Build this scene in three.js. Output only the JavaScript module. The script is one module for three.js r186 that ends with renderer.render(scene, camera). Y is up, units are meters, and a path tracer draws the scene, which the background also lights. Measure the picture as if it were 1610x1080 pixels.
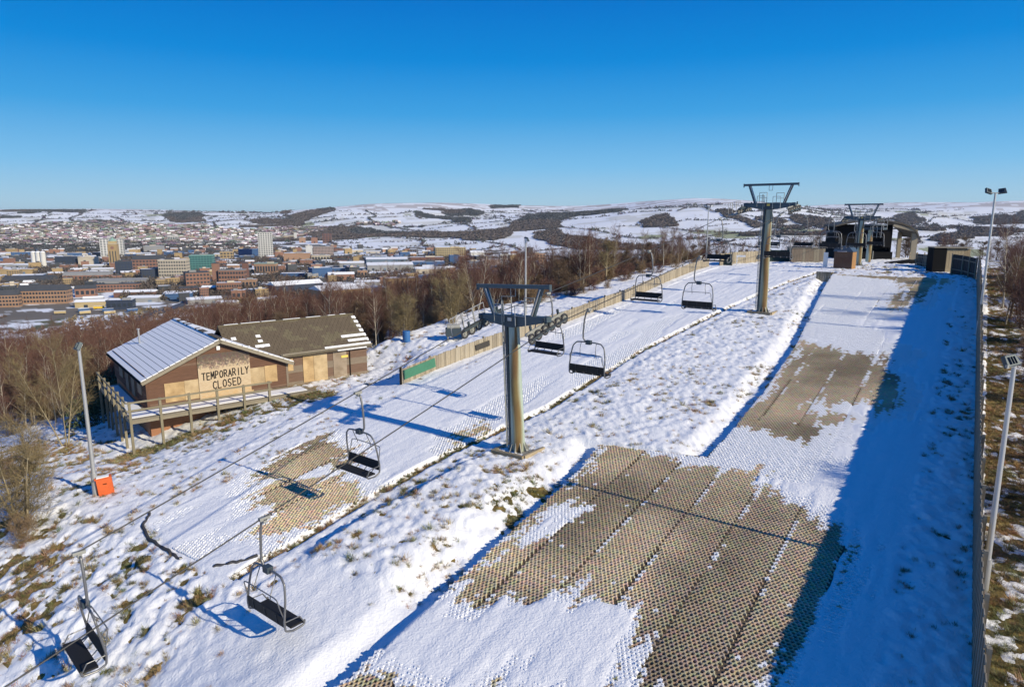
import * as THREE from 'three';
import { mergeGeometries } from 'three/addons/utils/BufferGeometryUtils.js';

// ---------- camera, sky, sun, exposure ----------
const CY = 11.3;                                   // eye height above the foot of the lower lift tower
const scene = new THREE.Scene();
const camera = new THREE.PerspectiveCamera(53.43, 1610 / 1080, 0.5, 30000);
camera.position.set(0, CY, 0);
camera.rotation.x = -Math.atan(198 / 1073);
const renderer = new THREE.WebGLRenderer({ antialias: true });
renderer.toneMapping = THREE.LinearToneMapping;
renderer.toneMappingExposure = 1.15;
renderer.shadowMap.enabled = true;

const lerp = (a, b, k) => a + (b - a) * k, clamp = (x, a = 0, b = 1) => Math.min(b, Math.max(a, x));
const sstep = (a, b, x) => { const k = clamp((x - a) / (b - a)); return k * k * (3 - 2 * k); };
{ // clear winter sky: pale band at the horizon, deep blue above, the same all round
  const W = 512, HH = 1024, data = new Float32Array(W * HH * 4);
  const stops = [[-90, 0.20, 0.26, 0.32], [-1, 0.44, 0.62, 0.72], [0, 0.462, 0.65, 0.755], [1.2, 0.40, 0.63, 0.79], [4, 0.205, 0.525, 0.84], [8, 0.05, 0.36, 0.775], [12, 0.003, 0.25, 0.70], [16, 0.001, 0.182, 0.62], [24, 0.001, 0.130, 0.50], [40, 0.001, 0.098, 0.41], [90, 0.001, 0.088, 0.37]];   // as seen at the picture's exposure
  for (let j = 0; j < HH; j++) {
    const el = (j + 0.5) / HH * 180 - 90; let i = 0; while (i < stops.length - 2 && el > stops[i + 1][0]) i++;
    const k = clamp((el - stops[i][0]) / (stops[i + 1][0] - stops[i][0])), a = stops[i], b = stops[i + 1];
    for (let x = 0; x < W; x++) { const o = (j * W + x) * 4; for (let c = 0; c < 3; c++) data[o + c] = (1 / 1.15) * lerp(a[c + 1], b[c + 1], k); data[o + 3] = 1; }
  }
  const sky = new THREE.DataTexture(data, W, HH, THREE.RGBAFormat, THREE.FloatType);
  sky.mapping = THREE.EquirectangularReflectionMapping; sky.magFilter = THREE.LinearFilter; sky.minFilter = THREE.LinearFilter; sky.needsUpdate = true;
  scene.background = sky; scene.environment = sky;
}
const SUN_AZ = 125.3 * Math.PI / 180, SUN_EL = 26 * Math.PI / 180;
const sun = new THREE.DirectionalLight(new THREE.Color().setRGB(1, 0.89, 0.68), 4.6);
sun.position.set(Math.sin(SUN_AZ) * Math.cos(SUN_EL) * 200, Math.sin(SUN_EL) * 200, -Math.cos(SUN_AZ) * Math.cos(SUN_EL) * 200);
sun.castShadow = true; sun.shadow.mapSize.set(4096, 4096);
Object.assign(sun.shadow.camera, { left: -90, right: 90, top: 90, bottom: -90, near: 1, far: 500 });
sun.target.position.set(10, 0, -50); sun.position.add(sun.target.position);
scene.add(sun, sun.target);
scene.fog = new THREE.FogExp2(new THREE.Color().setRGB(0.62, 0.78, 0.95), 0.000032);

// ---------- random numbers and noise ----------
let seed = 7;
const rnd = () => { seed = (seed + 0x6d2b79f5) | 0; let t = Math.imul(seed ^ (seed >>> 15), 1 | seed); t = (t + Math.imul(t ^ (t >>> 7), 61 | t)) ^ t; return ((t ^ (t >>> 14)) >>> 0) / 4294967296; };
const rr = (a, b) => a + (b - a) * rnd(), pick = (a) => a[Math.floor(rnd() * a.length)];
const hash = (x, y) => { let h = Math.imul(x | 0, 374761393) + Math.imul(y | 0, 668265263); h = Math.imul(h ^ (h >>> 13), 1274126177); return ((h ^ (h >>> 16)) >>> 0) / 4294967296; };
function vn(x, y) { const xi = Math.floor(x), yi = Math.floor(y); let u = x - xi, v = y - yi; u = u * u * (3 - 2 * u); v = v * v * (3 - 2 * v); return lerp(lerp(hash(xi, yi), hash(xi + 1, yi), u), lerp(hash(xi, yi + 1), hash(xi + 1, yi + 1), u), v); }
function fbm(x, y, n = 4) { let a = 0.5, s = 0, w = 0; for (let i = 0; i < n; i++) { s += a * vn(x, y); w += a; a *= 0.5; const q = x * 1.63 - y * 1.17 + 11.3; y = x * 1.17 + y * 1.63 + 5.1; x = q; } return s / w; }
const pvn = (x, y, p) => { const xi = Math.floor(x), yi = Math.floor(y), m = (k) => ((k % p) + p) % p; let u = x - xi, v = y - yi; u = u * u * (3 - 2 * u); v = v * v * (3 - 2 * v); return lerp(lerp(hash(m(xi), m(yi)), hash(m(xi + 1), m(yi)), u), lerp(hash(m(xi), m(yi + 1)), hash(m(xi + 1), m(yi + 1)), u), v); };
const pfbm = (u, v, f, n = 4) => { let a = 0.5, s = 0, w = 0; for (let i = 0; i < n; i++) { s += a * pvn(u * f + i * 7, v * f + i * 3, f); w += a; a *= 0.55; f *= 2; } return s / w; };

// ---------- textures ----------
function tex(w, h, fn, srgb = false, rep = true) {
  const d = new Uint8Array(w * h * 4);
  for (let j = 0; j < h; j++) for (let i = 0; i < w; i++) { const c = fn(i / w, j / h, i, j), o = (j * w + i) * 4; d[o] = c[0] * 255; d[o + 1] = c[1] * 255; d[o + 2] = c[2] * 255; d[o + 3] = 255; }
  const t = new THREE.DataTexture(d, w, h); if (srgb) t.colorSpace = THREE.SRGBColorSpace;
  if (rep) t.wrapS = t.wrapT = THREE.RepeatWrapping; t.magFilter = THREE.LinearFilter; t.minFilter = THREE.LinearMipmapLinearFilter; t.generateMipmaps = true; t.needsUpdate = true; return t;
}
const g3 = (v) => [clamp(v), clamp(v), clamp(v)];
const rep = (t, x, y = x) => { const c = t.clone(); c.repeat.set(x, y); c.needsUpdate = true; return c; };
const snowBump = tex(512, 512, (u, v) => g3(0.55 * pfbm(u, v, 8, 5) + 0.45 * pfbm(u + 0.3, v, 48, 3)));
const grainTex = tex(256, 256, (u, v) => { const q = pfbm(u, v * 0.125, 8, 2); return g3(0.62 + 0.38 * (pvn(u * 6 + q * 2, v * 64, 64) * 0.6 + pvn(u * 12, v * 128, 128) * 0.4)); });
const mottle = tex(512, 512, (u, v) => g3(0.66 + 0.34 * (0.6 * pfbm(u, v, 6, 5) + 0.4 * pfbm(u, v, 40, 2)) * 1.15));
const plyTex = tex(256, 256, (u, v) => { const n = clamp(0.5 + (pfbm(u, v, 4, 5) - 0.5) * 2.2), st = pvn(u * 40, v * 5, 40), kn = pvn(u * 24, v * 24, 24) > 0.93 ? 0.75 : 1, k = (0.62 + 0.34 * n + 0.08 * st) * kn; return [clamp(k * 1.02), clamp(k * (0.96 + 0.05 * n)), clamp(k * (0.86 + 0.12 * n))]; });
const M = {};
const mat = (name, rgb, o = {}) => (M[name] = new THREE.MeshStandardMaterial({ color: new THREE.Color().setRGB(...rgb), roughness: 0.85, ...o }));
const metal = (name, rgb, rough = 0.5, m = 0.7) => mat(name, rgb, { roughness: rough, metalness: m });
mat('snow', [0.81, 0.82, 0.84], { roughness: 0.92, bumpMap: rep(snowBump, 1), bumpScale: 0.036 });
mat('snowPlain', [0.81, 0.82, 0.84], { roughness: 0.92 });
mat('timber', [0.34, 0.27, 0.17], { map: grainTex, bumpMap: grainTex, bumpScale: 0.006 });
mat('timberPale', [0.42, 0.34, 0.22], { map: grainTex, bumpMap: grainTex, bumpScale: 0.006 });
mat('timberGrey', [0.30, 0.26, 0.19], { map: grainTex, bumpMap: grainTex, bumpScale: 0.006 });
mat('timberMoss', [0.27, 0.235, 0.155], { map: grainTex, bumpMap: grainTex, bumpScale: 0.006 });
mat('darkWood', [0.055, 0.05, 0.045], { map: grainTex, bumpMap: grainTex, bumpScale: 0.006 });
mat('cladding', [0.15, 0.075, 0.045], { map: grainTex, bumpMap: grainTex, bumpScale: 0.005 });
mat('claddingWorn', [0.18, 0.11, 0.075], { map: grainTex, bumpMap: grainTex, bumpScale: 0.005 });
mat('claddingGrey', [0.24, 0.19, 0.14], { map: grainTex, bumpMap: grainTex, bumpScale: 0.005 });
mat('ply', [0.50, 0.385, 0.235], { map: plyTex }); mat('plyWarm', [0.53, 0.38, 0.205], { map: plyTex }); mat('plyGrey', [0.33, 0.27, 0.21], { map: plyTex });
mat('brickSkirt', [0.36, 0.17, 0.09], { map: mottle });
mat('tile', [0.12, 0.092, 0.06], { map: mottle }); mat('tileB', [0.15, 0.125, 0.075], { map: mottle });
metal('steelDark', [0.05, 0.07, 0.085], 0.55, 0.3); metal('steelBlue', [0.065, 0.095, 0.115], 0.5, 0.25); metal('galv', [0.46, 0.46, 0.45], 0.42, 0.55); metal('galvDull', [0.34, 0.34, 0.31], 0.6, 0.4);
metal('rope', [0.06, 0.06, 0.06], 0.55, 0.5); metal('chairFrame', [0.20, 0.20, 0.20], 0.38, 0.6); mat('seat', [0.008, 0.008, 0.009], { roughness: 0.75 }); mat('rubber', [0.04, 0.04, 0.045], { roughness: 0.8 });
mat('concrete', [0.33, 0.31, 0.27], { map: mottle }); mat('orange', [0.72, 0.13, 0.025], { map: mottle, roughness: 0.6 }); mat('green', [0.05, 0.20, 0.12], { map: mottle, roughness: 0.6 }); mat('white', [0.78, 0.78, 0.76], { roughness: 0.6 });
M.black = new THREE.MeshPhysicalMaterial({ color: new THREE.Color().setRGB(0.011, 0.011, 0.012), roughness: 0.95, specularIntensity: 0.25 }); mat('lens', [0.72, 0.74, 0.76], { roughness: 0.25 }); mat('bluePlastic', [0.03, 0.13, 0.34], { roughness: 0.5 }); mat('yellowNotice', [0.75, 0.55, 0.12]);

// ---------- geometry helpers ----------
const V = (X, y, D) => new THREE.Vector3(X, y, -D);
function box(w, h, d, x = 0, y = 0, z = 0, ry = 0, rz = 0, rx = 0) {       // centred box, uv in metres with u along its longest side
  const g = new THREE.BoxGeometry(w, h, d), p = g.attributes.position, n = g.attributes.normal, uv = g.attributes.uv, dim = [w, h, d], L = dim.indexOf(Math.max(w, h, d));
  const off = rnd() * 7;
  for (let i = 0; i < p.count; i++) {
    const q = [p.getX(i), p.getY(i), p.getZ(i)], nn = [Math.abs(n.getX(i)), Math.abs(n.getY(i)), Math.abs(n.getZ(i))], a = [0, 1, 2].filter((k) => nn[k] < 0.5);
    const ua = a.includes(L) ? L : a[0], va = a.find((k) => k !== ua); uv.setXY(i, q[ua] * 0.5 + off, q[va] * 0.5 + off * 0.37);
  }
  if (rz) g.rotateZ(rz); if (rx) g.rotateX(rx); if (ry) g.rotateY(ry); g.translate(x, y, z); return g;
}
function bar(a, b, w, d = w, up = new THREE.Vector3(0, 1, 0)) {            // rectangular bar between two points
  const A = a.isVector3 ? a : new THREE.Vector3(...a), B = b.isVector3 ? b : new THREE.Vector3(...b), L = A.distanceTo(B), g = box(w, d, L);
  const m = new THREE.Matrix4().lookAt(B, A, Math.abs(B.clone().sub(A).normalize().dot(up)) > 0.98 ? new THREE.Vector3(1, 0, 0) : up);
  g.applyMatrix4(m); g.translate((A.x + B.x) / 2, (A.y + B.y) / 2, (A.z + B.z) / 2); return g;
}
function tube(pts, r, seg = 6, n = 0, closed = false) { const c = new THREE.CatmullRomCurve3(pts.map((p) => (p.isVector3 ? p : new THREE.Vector3(...p))), closed, 'catmullrom', 0.15); return new THREE.TubeGeometry(c, n || Math.max(4, pts.length * 4), r, seg, closed); }
function pipe(pts, r, seg = 6) { const gs = []; for (let i = 0; i + 1 < pts.length; i++) gs.push(cyl(pts[i], pts[i + 1], r, r, seg)); return merge(gs); }
function cyl(a, b, r0, r1 = r0, seg = 8, open = false) {
  const A = a.isVector3 ? a : new THREE.Vector3(...a), B = b.isVector3 ? b : new THREE.Vector3(...b), L = A.distanceTo(B), g = new THREE.CylinderGeometry(r1, r0, L, seg, 1, open);
  g.applyQuaternion(new THREE.Quaternion().setFromUnitVectors(new THREE.Vector3(0, 1, 0), B.clone().sub(A).divideScalar(L))); g.translate((A.x + B.x) / 2, (A.y + B.y) / 2, (A.z + B.z) / 2); return g;
}
function merge(gs) { return gs.length === 1 ? gs[0] : mergeGeometries(gs.map((g) => { const q = g.index ? g.toNonIndexed() : g; for (const k of Object.keys(q.attributes)) if (!['position', 'normal', 'uv'].includes(k)) q.deleteAttribute(k); if (!q.attributes.uv) q.setAttribute('uv', new THREE.BufferAttribute(new Float32Array(q.attributes.position.count * 2), 2)); return q; })); }
const taken = new Map();
const numbered = (n) => { const k = taken.get(n) ?? 0; taken.set(n, k + 1); return k ? `${n}_${String(k).padStart(3, '0')}` : n; };
function mesh(name, geos, material, parent) { const m = new THREE.Mesh(Array.isArray(geos) ? merge(geos) : geos, material); m.name = parent ? name : numbered(name); m.castShadow = m.receiveShadow = true; (parent ?? scene).add(m); return m; }
function tag(o, label, category, group) { o.userData.label = label; o.userData.category = category; if (group) o.userData.group = group; return o; }
function thing(name, label, category, pos = [0, 0, 0], ry = 0, group) { const o = new THREE.Group(); o.name = numbered(name); o.position.set(pos[0], pos[1], -pos[2]); o.rotation.y = ry; scene.add(o); return tag(o, label, category, group); }   // pos = X, height, distance forward
function dup(src, pos, ry, label) { const c = src.clone(); c.name = numbered(src.name.replace(/_\d{3}$/, '')); c.userData = { ...src.userData }; if (label) c.userData.label = label; c.position.set(pos[0], pos[1], -pos[2]); c.rotation.set(0, ry, 0); scene.add(c); return c; }
const kind = (o, k) => { o.userData.kind = k; return o; };
const faceAz = (deg) => Math.PI - deg * Math.PI / 180;    // turn that points local +z to a compass bearing (0 = away from the eye, 90 = to the right)

// ---- terrain (X right, D forward, metres) ----
const AZ = 34 * Math.PI / 180, SA = Math.sin(AZ), CA = Math.cos(AZ);
const sOf = (X, D) => SA * X + CA * D, tOf = (X, D) => CA * X - SA * D;
const xd = (s, t) => [SA * s + CA * t, CA * s - SA * t];
const PROF = [[-60, -14], [-20, -5.8], [0, -2.9], [10, -1.6], [20, -0.5], [26.5, 0.05], [40, 1.6], [57.9, 3.5], [72, 4.7], [82, 5.15], [95, 5.3], [120, 5.2], [140, 3.5], [170, -3], [300, -40]];
function prof(s) {
  const P = PROF; let i = 0;
  if (s <= P[0][0]) return P[0][1] + (s - P[0][0]) * 0.21;
  if (s >= P[P.length - 1][0]) return P[P.length - 1][1] - (s - P[P.length - 1][0]) * 0.28;
  while (s > P[i + 1][0]) i++;
  const m = (k) => k <= 0 || k >= P.length - 1 ? (k <= 0 ? 0.21 : -0.28) : (P[k + 1][1] - P[k - 1][1]) / (P[k + 1][0] - P[k - 1][0]);
  const h = P[i + 1][0] - P[i][0], u = (s - P[i][0]) / h, u2 = u * u, u3 = u2 * u;
  return (2 * u3 - 3 * u2 + 1) * P[i][1] + (u3 - 2 * u2 + u) * h * m(i) + (-2 * u3 + 3 * u2) * P[i + 1][1] + (u3 - u2) * h * m(i + 1);
}
const soft = (u, k) => u <= 0 ? 0 : u - k * (1 - Math.exp(-u / k));
const smax = (a, b, k) => { const d = a - b; return Math.abs(d) > 12 * k ? Math.max(a, b) : Math.max(a, b) + k * Math.log1p(Math.exp(-Math.abs(d) / k)); };
const HILLS = [ // X, D, radius across, radius along, height
  [-3400, 5200, 2600, 1500, 149], [-5200, 8200, 3000, 1700, 186], [-1900, 8600, 2600, 1500, 15], [-900, 4700, 700, 900, 83],
  [-640, 5600, 520, 1100, 58], [250, 5900, 700, 1000, 102], [900, 7600, 1500, 1300, 92], [1250, 4700, 560, 1200, 152], [1900, 5000, 700, 1300, 60],
  [2600, 6500, 1100, 1400, 81], [4300, 6800, 1400, 1500, 231], [3600, 4600, 900, 700, 147], [700, 3300, 800, 700, 94], [1500, 2300, 900, 700, 40],
];
function far(X, D) {
  let h = -104;
  for (const [cx, cd, rx, rd, a] of HILLS) { const q = ((X - cx) / rx) ** 2 + ((D - cd) / rd) ** 2; if (q < 12) h += a * Math.exp(-q / 1.6); }
  return h;
}
function nearH(X, D) {
  const s = sOf(X, D), t = tOf(X, D);
  const t0 = -36 - Math.min(2.5, Math.max(0, (s - 30) * 0.4)) + 5 * clamp((s - 48) / 16);
  return prof(s) - (t < t0 ? (1.2 + 1.9 * clamp((s - 24) / 14)) * (1 - Math.exp((t - t0) / 6)) + 0.18 * soft(t0 - t, 8) : 0) - 0.2 * soft(t - 2.5, 6);
}
const H = (X, D) => smax(nearH(X, D), far(X, D), 3);

// ---------- far land, near hillside, snow ----------
const RX = [], inPoly = (P, x, y) => { let c = false; for (let i = 0, j = P.length - 1; i < P.length; j = i++) { const [xi, yi] = P[i], [xj, yj] = P[j]; if (yi > y !== yj > y && x < (xj - xi) * (y - yi) / (yj - yi) + xi) c = !c; } return c; };
const segD = (x, y, a, b) => { const dx = b[0] - a[0], dy = b[1] - a[1], k = clamp(((x - a[0]) * dx + (y - a[1]) * dy) / (dx * dx + dy * dy || 1)); return Math.hypot(x - a[0] - k * dx, y - a[1] - k * dy); };
const polyD = (P, x, y) => { let d = 1e9; for (let i = 0, j = P.length - 1; i < P.length; j = i++) d = Math.min(d, segD(x, y, P[j], P[i])); return inPoly(P, x, y) ? d : -d; };
const pw = (T, s) => { if (s <= T[0][0]) return T[0][1]; for (let i = 1; i < T.length; i++) if (s <= T[i][0]) return lerp(T[i - 1][1], T[i][1], (s - T[i - 1][0]) / (T[i][0] - T[i - 1][0])); return T[T.length - 1][1]; };
const EDGE_R = [[0, -13.3], [15, -13.4], [24, -13.7], [29, -14.3], [29.8, -9.2], [39, -9.1], [50, -9.6], [82, -12.7]];       // mat edges across the slope (t) by distance up it (s)
const EDGE_L = [[0, -20.9], [25, -20.7], [32, -19.4], [44, -19.0], [60, -17.3], [81, -14.8]];
const LEFT_OUT = [[0, -23.2], [12.6, -23.4], [13.6, -27.4], [20, -27.8], [27, -28.6], [60, -25.6], [82, -26]];
// relief of the slope on top of its broad shape: raised matting, the hump between the two runs, ditches at the edges
function relief(s, t) {
  let h = 0; const er = pw(EDGE_R, s), el = pw(EDGE_L, s), w = (fbm(s * 0.55, 3.1, 3) - 0.5) * 0.7;
  if (s < 84) {
    const d = er - t;                                           // distance outside the right-hand run's edge
    if (d > 0 && d < 3.2) h -= 0.36 * (1 - sstep(0.45, 1.7, d)) * sstep(0, 0.06, d) * (0.75 + 0.5 * fbm(s * 0.8, t, 2));
    const m = sstep(el + 1.55 + w, el + 2.0 + w, t) * (1 - sstep(er - 2.4, er - 1.2, t)) * sstep(14.5, 15.6, s + w) * (1 - sstep(21, 29, s));
    h += 0.34 * m;
    const q = t - el; if (q > 0 && q < 2 && s > 13) h -= 0.10 * sstep(0, 0.12, q) * (1 - sstep(0.9, 1.7, q));
  }
  return h;
}
const onRight = (s, t) => s > 9 && s < 83 && t > pw(EDGE_R, s) && t < -1.1;
const onLeft = (s, t) => s > 12.7 + (fbm(t * 0.7, 9, 2) - 0.5) * 0.5 && s < 84 && t < pw(EDGE_L, s) && t > pw(LEFT_OUT, s);
const BARE = [ // where the wind has bared the brush matting, in (s, t)
  [[29.4, -14.4], [28.6, -9.5], [29.6, -7], [27.4, -5.1], [26.2, -3.3], [25.4, -2.1], [22.3, -2.3], [19.5, -2.9], [16.9, -3.5], [11, -3.9], [11, -6.0], [15.2, -6.5], [18.2, -7.4], [18.4, -9.2], [17.6, -10.5], [16.4, -12.1], [15.6, -13.4], [22, -13.7]],
  [[50.2, -9.6], [48.8, -4.4], [45, -3.2], [41.9, -2.5], [38.5, -3.1], [35.8, -5.3], [33.4, -5.8], [34.1, -9.2], [40, -9.2]],
  [[82, -12.6], [82, -1.9], [77, -2.4], [70, -3.2], [65, -3.7], [61, -5], [65, -5.8], [69, -5.2], [74, -5], [79, -6.5], [80.8, -11.9]],
  [[23.2, -28.1], [23.1, -25.1], [21.2, -23.6], [19.6, -24.9], [20.2, -22.1], [20.6, -20.4], [18.8, -20.6], [15.1, -20.8], [14.6, -22.6], [16.9, -23.5], [16.7, -24.9], [18.1, -26.1], [18.5, -27.6]],
  [[26.6, -22.2], [28.8, -21.2], [28.2, -20.2], [25.4, -20.6]],
  [[12.3, -13.4], [12, -11.2], [9, -10.5], [9, -13.4]], [[13.4, -9.4], [13.6, -6], [9, -6], [9, -9]],
];
function bared(s, t) { // > 0 bare, < 0 under snow, in metres from the ragged edge
  let d = -9; for (const P of BARE) { const q = polyD(P, s, t); if (q > d) d = q; }
  const isl = Math.hypot((s - 21.4) / 1.3, (t + 12.6) / 0.8); d = Math.min(d, (isl - 1) * 0.9);
  const isl2 = Math.hypot((s - 38.2) / 1.6, (t + 4.9) / 1.3); d = Math.min(d, (isl2 - 1) * 0.9);
  return clamp(d, -4, 4) + (fbm(s * 0.7, t * 0.9, 4) - 0.5) * 1.6 + (vn(s * 0.3, t * 3.3) - 0.5) * 1.0 + (vn(s * 0.8, t * 7.1) - 0.5) * 0.7;
}
function houseDip(X, D) { const a = Math.hypot(X + 12.5, D - 47); return 1 - sstep(3.5, 7.5, a); }
function macro(X, D) {
  const s = sOf(X, D), t = tOf(X, D); let h = H(X, D);
  h = lerp(h, 0.05, houseDip(X, D) * 0.9);
  h -= 0.75 * Math.exp(-(((X + 20.5) / 5) ** 2 + ((D - 36.5) / 4) ** 2)); h -= 0.3 * soft(14 - s, 3) * sstep(-13.5, -20, t) * sstep(-16, 0, s);
  if (s > -5 && s < 86 && t > -33 && t < 3) h += relief(s, t);
  return h;
}
// > 0 where only the bristle tops hold snow and the cells show: round the bare patches and over most of the upper run
function netted(s, t, b, R) {
  const rag = (vn(s * 1.3, t * 7) - 0.5) * 0.7 + (fbm(s * 0.6 + 30, t * 0.6, 3) - 0.5) * 1.6;
  let n = b + (s < 29 ? 0.25 : 0.6) + rag;
  if (R && s > 29) n = Math.max(n, (fbm(s * 0.14 + 3, t * 0.34, 4) - 0.40) * 4 * sstep(29, 31.5, s) - 1.5 * sstep(-5.4, -3.4, t) + rag * 0.5);
  if (!R) n = Math.max(n, (fbm(s * 0.1 + 8, t * 0.5, 4) - 0.66) * 6);
  return n;
}
function snowDepth(X, D) {
  const s = sOf(X, D), t = tOf(X, D), fine = fbm(X * 5.3, D * 5.3, 2) - 0.5;
  const R = onRight(s, t), L = onLeft(s, t);
  if (R || L) {
    const b = bared(s, t), cover = lerp(lerp(0.09, s > 29 && R ? 0.016 : 0.03, sstep(-1.0, 0.2, netted(s, t, b, R))), -0.05, sstep(-0.25, 0.3, b));
    const groove = (vn(s * 0.22, t * 6.5) - 0.5) * 0.022 + (vn(s * 0.5, t * 2.2) - 0.5) * 0.022;
    return cover + groove + fine * 0.018;
  }
  const rough = 0.55 * fbm(s * 1.35 + t * 0.3, t * 2.0 - s * 0.3, 4) + 0.45 * fbm(s * 0.7 + 5, t * 1.0, 3), big = fbm(X * 0.13, D * 0.13, 2);
  let wild = 1;                                                      // how tussocky the ground is
  if (t < 2 && t > -33 && s > 0 && s < 90) wild = t > -1.1 ? 0.85 : (t > pw(EDGE_L, s) + 0.8 ? 0.85 : 0.45);
  if (s > 26 && t < -9 && t > -33) wild *= 0.8; if (s < 15 && t > -19 && t < 0) wild = 0.25; if (s < 12.6 && t < -17.5) wild = lerp(0.3, 1.15, sstep(-17.5, -20.5, t));
  const grit = fbm(X * 2.9 + 7, D * 2.9, 3) - 0.5; let d = 0.088 + 0.026 * sstep(24, 34, s) * (t < 1 ? 1 : 0) + (rough - 0.5) * 0.27 * wild + (big - 0.5) * 0.10 * wild + grit * 0.20 * wild + fine * 0.10 * wild - 0.03 * wild;
  if (s < 18 && t < -20.5) d -= (0.024 + 0.02 * sstep(14, 5, s)) * sstep(-20.5, -24, t);
  { const dk = segD(X, D, [-21.2, 35.6], [-12.8, 42.4]); if (dk < 1.9) d -= 0.24 * fbm(X * 0.9, D * 0.9, 3) * (1 - dk / 1.9); }     // sheltered grass under the front of the deck
  if (t > -1.1 && t <= 1.2) d += 0.012; if (t > 1.2) d -= 0.015 + 0.06 * (1 - sstep(2, 4, t));
  const el = pw(EDGE_L, s), q = t - el; if (s > 12.8 && s < 84 && q > -0.05 && q < 0.35) d -= 0.26 * fbm(s * 1.4, t * 2, 3) * (1 - sstep(40, 70, s) * 0.5);   // wind-scoured turf edge of the left run
  return d;
}
{
  const ss = [], ts = []; for (let s = -6; s < 132;) { ss.push(s); s += s < 34 ? 0.105 : 0.105 + (s - 34) * 0.0042; }
  for (let t = -66; t < 26;) { ts.push(t); t += t < -34 ? 0.2 : t > 2 ? 0.16 : 0.115; }
  const sheet = (hf, su, tu) => {
    const n = su.length, m = tu.length, pos = new Float32Array(n * m * 3), uv = new Float32Array(n * m * 2), idx = [];
    for (let i = 0; i < n; i++) for (let j = 0; j < m; j++) { const [X, D] = xd(su[i], tu[j]), k = i * m + j; pos[k * 3] = X; pos[k * 3 + 1] = hf(X, D, su[i], tu[j]); pos[k * 3 + 2] = -D; uv[k * 2] = X / 2.6; uv[k * 2 + 1] = D / 2.6; }
    for (let i = 0; i + 1 < n; i++) for (let j = 0; j + 1 < m; j++) { const a = i * m + j; idx.push(a, a + 1, a + m, a + 1, a + m + 1, a + m); }
    const g = new THREE.BufferGeometry(); g.setAttribute('position', new THREE.BufferAttribute(pos, 3)); g.setAttribute('uv', new THREE.BufferAttribute(uv, 2)); g.setIndex(idx); g.computeVertexNormals();
    return g;
  };
  const flip = (g) => { const a = g.index.array, n = g.attributes.normal; if (n.getY(Math.floor(n.count / 2)) < 0) { for (let i = 0; i < a.length; i += 3) { const q = a[i]; a[i] = a[i + 1]; a[i + 1] = q; } g.computeVertexNormals(); } return g; };
  kind(mesh('snow_cover', flip(sheet((X, D) => macro(X, D) + snowDepth(X, D), ss, ts)), M.snow), 'structure').userData.label = 'snow lying over the ski slope and its rough edges';
  const turf = tex(512, 512, (u, v) => { const n = pfbm(u, v, 5, 5), m = pfbm(u + 0.4, v + 0.2, 24, 3), k = 0.55 + 0.6 * m; return [clamp(lerp(0.62, 0.42, n) * k), clamp(lerp(0.50, 0.40, n) * k), clamp(lerp(0.30, 0.17, n) * k)]; }, true);
  mat('turf', [1, 1, 1], { map: rep(turf, 0.9), bumpMap: snowBump, bumpScale: 0.06, roughness: 1 });
  const cs = [], ct = []; for (let s = -6; s < 132.2; s += s < 40 ? 0.35 : 0.8) cs.push(s); for (let t = -66; t < 26.2; t += 0.4) ct.push(t);
  kind(mesh('hillside_turf', flip(sheet((X, D, s, t) => macro(X, D) - (onRight(s, t) || onLeft(s, t) ? 0.2 : 0), cs, ct)), M.turf), 'structure').userData.label = 'brown winter grass of the hillside under the snow';
  mat('matBase', [0.12, 0.09, 0.06], { map: mottle, roughness: 1 });
  const rs = [], rt = []; for (let s = 9; s <= 83; s += 0.5) rs.push(s);
  for (let k = 0; k <= 40; k++) rt.push(k / 40);
  kind(mesh('ski_mat_base', flip(sheetOf(rs, rt, (s, k) => lerp(pw(EDGE_R, s), -1.1, k))), M.matBase), 'structure').userData.label = 'dark backing of the brush matting on the main run';
  const ls = rs.filter((s) => s >= 13);
  kind(mesh('ski_mat_base', flip(sheetOf(ls, rt, (s, k) => lerp(pw(LEFT_OUT, s), pw(EDGE_L, s), k))), M.matBase), 'structure').userData.label = 'dark backing of the brush matting on the narrow run below the chairs';
  function sheetOf(su, ku, tf) {
    const n = su.length, m = ku.length, pos = new Float32Array(n * m * 3), uv = new Float32Array(n * m * 2), idx = [];
    for (let i = 0; i < n; i++) for (let j = 0; j < m; j++) { const t = tf(su[i], ku[j]), [X, D] = xd(su[i], t), k = i * m + j; pos[k * 3] = X; pos[k * 3 + 1] = H(X, D) + 0.002; pos[k * 3 + 2] = -D; uv[k * 2] = X / 3; uv[k * 2 + 1] = D / 3; }
    for (let i = 0; i + 1 < n; i++) for (let j = 0; j + 1 < m; j++) { const a = i * m + j; idx.push(a, a + 1, a + m, a + 1, a + m + 1, a + m); }
    const g = new THREE.BufferGeometry(); g.setAttribute('position', new THREE.BufferAttribute(pos, 3)); g.setAttribute('uv', new THREE.BufferAttribute(uv, 2)); g.setIndex(idx); g.computeVertexNormals(); return g;
  }
  // brush matting: honeycomb of bristle strips, three strips for each cell
  const P = 0.152, wl = P / Math.sqrt(3), cell = [];
  for (let k = 0; k < 3; k++) { const a = k * Math.PI * 2 / 3 + Math.PI / 2, g = new THREE.BoxGeometry(wl * 1.02, 0.075, 0.036); g.translate(wl / 2, 0.022, 0); g.rotateY(a); cell.push(g); }
  const cg = merge(cell); cg.deleteAttribute('uv');
  const capped = merge([0, 1, 2].map((k) => new THREE.BoxGeometry(wl * 1.05, 0.075, 0.07).translate(wl / 2, 0.024, 0).rotateY(k * Math.PI * 2 / 3 + Math.PI / 2))); capped.deleteAttribute('uv');
  mat('bristle', [1, 1, 1], { roughness: 1 });
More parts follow.
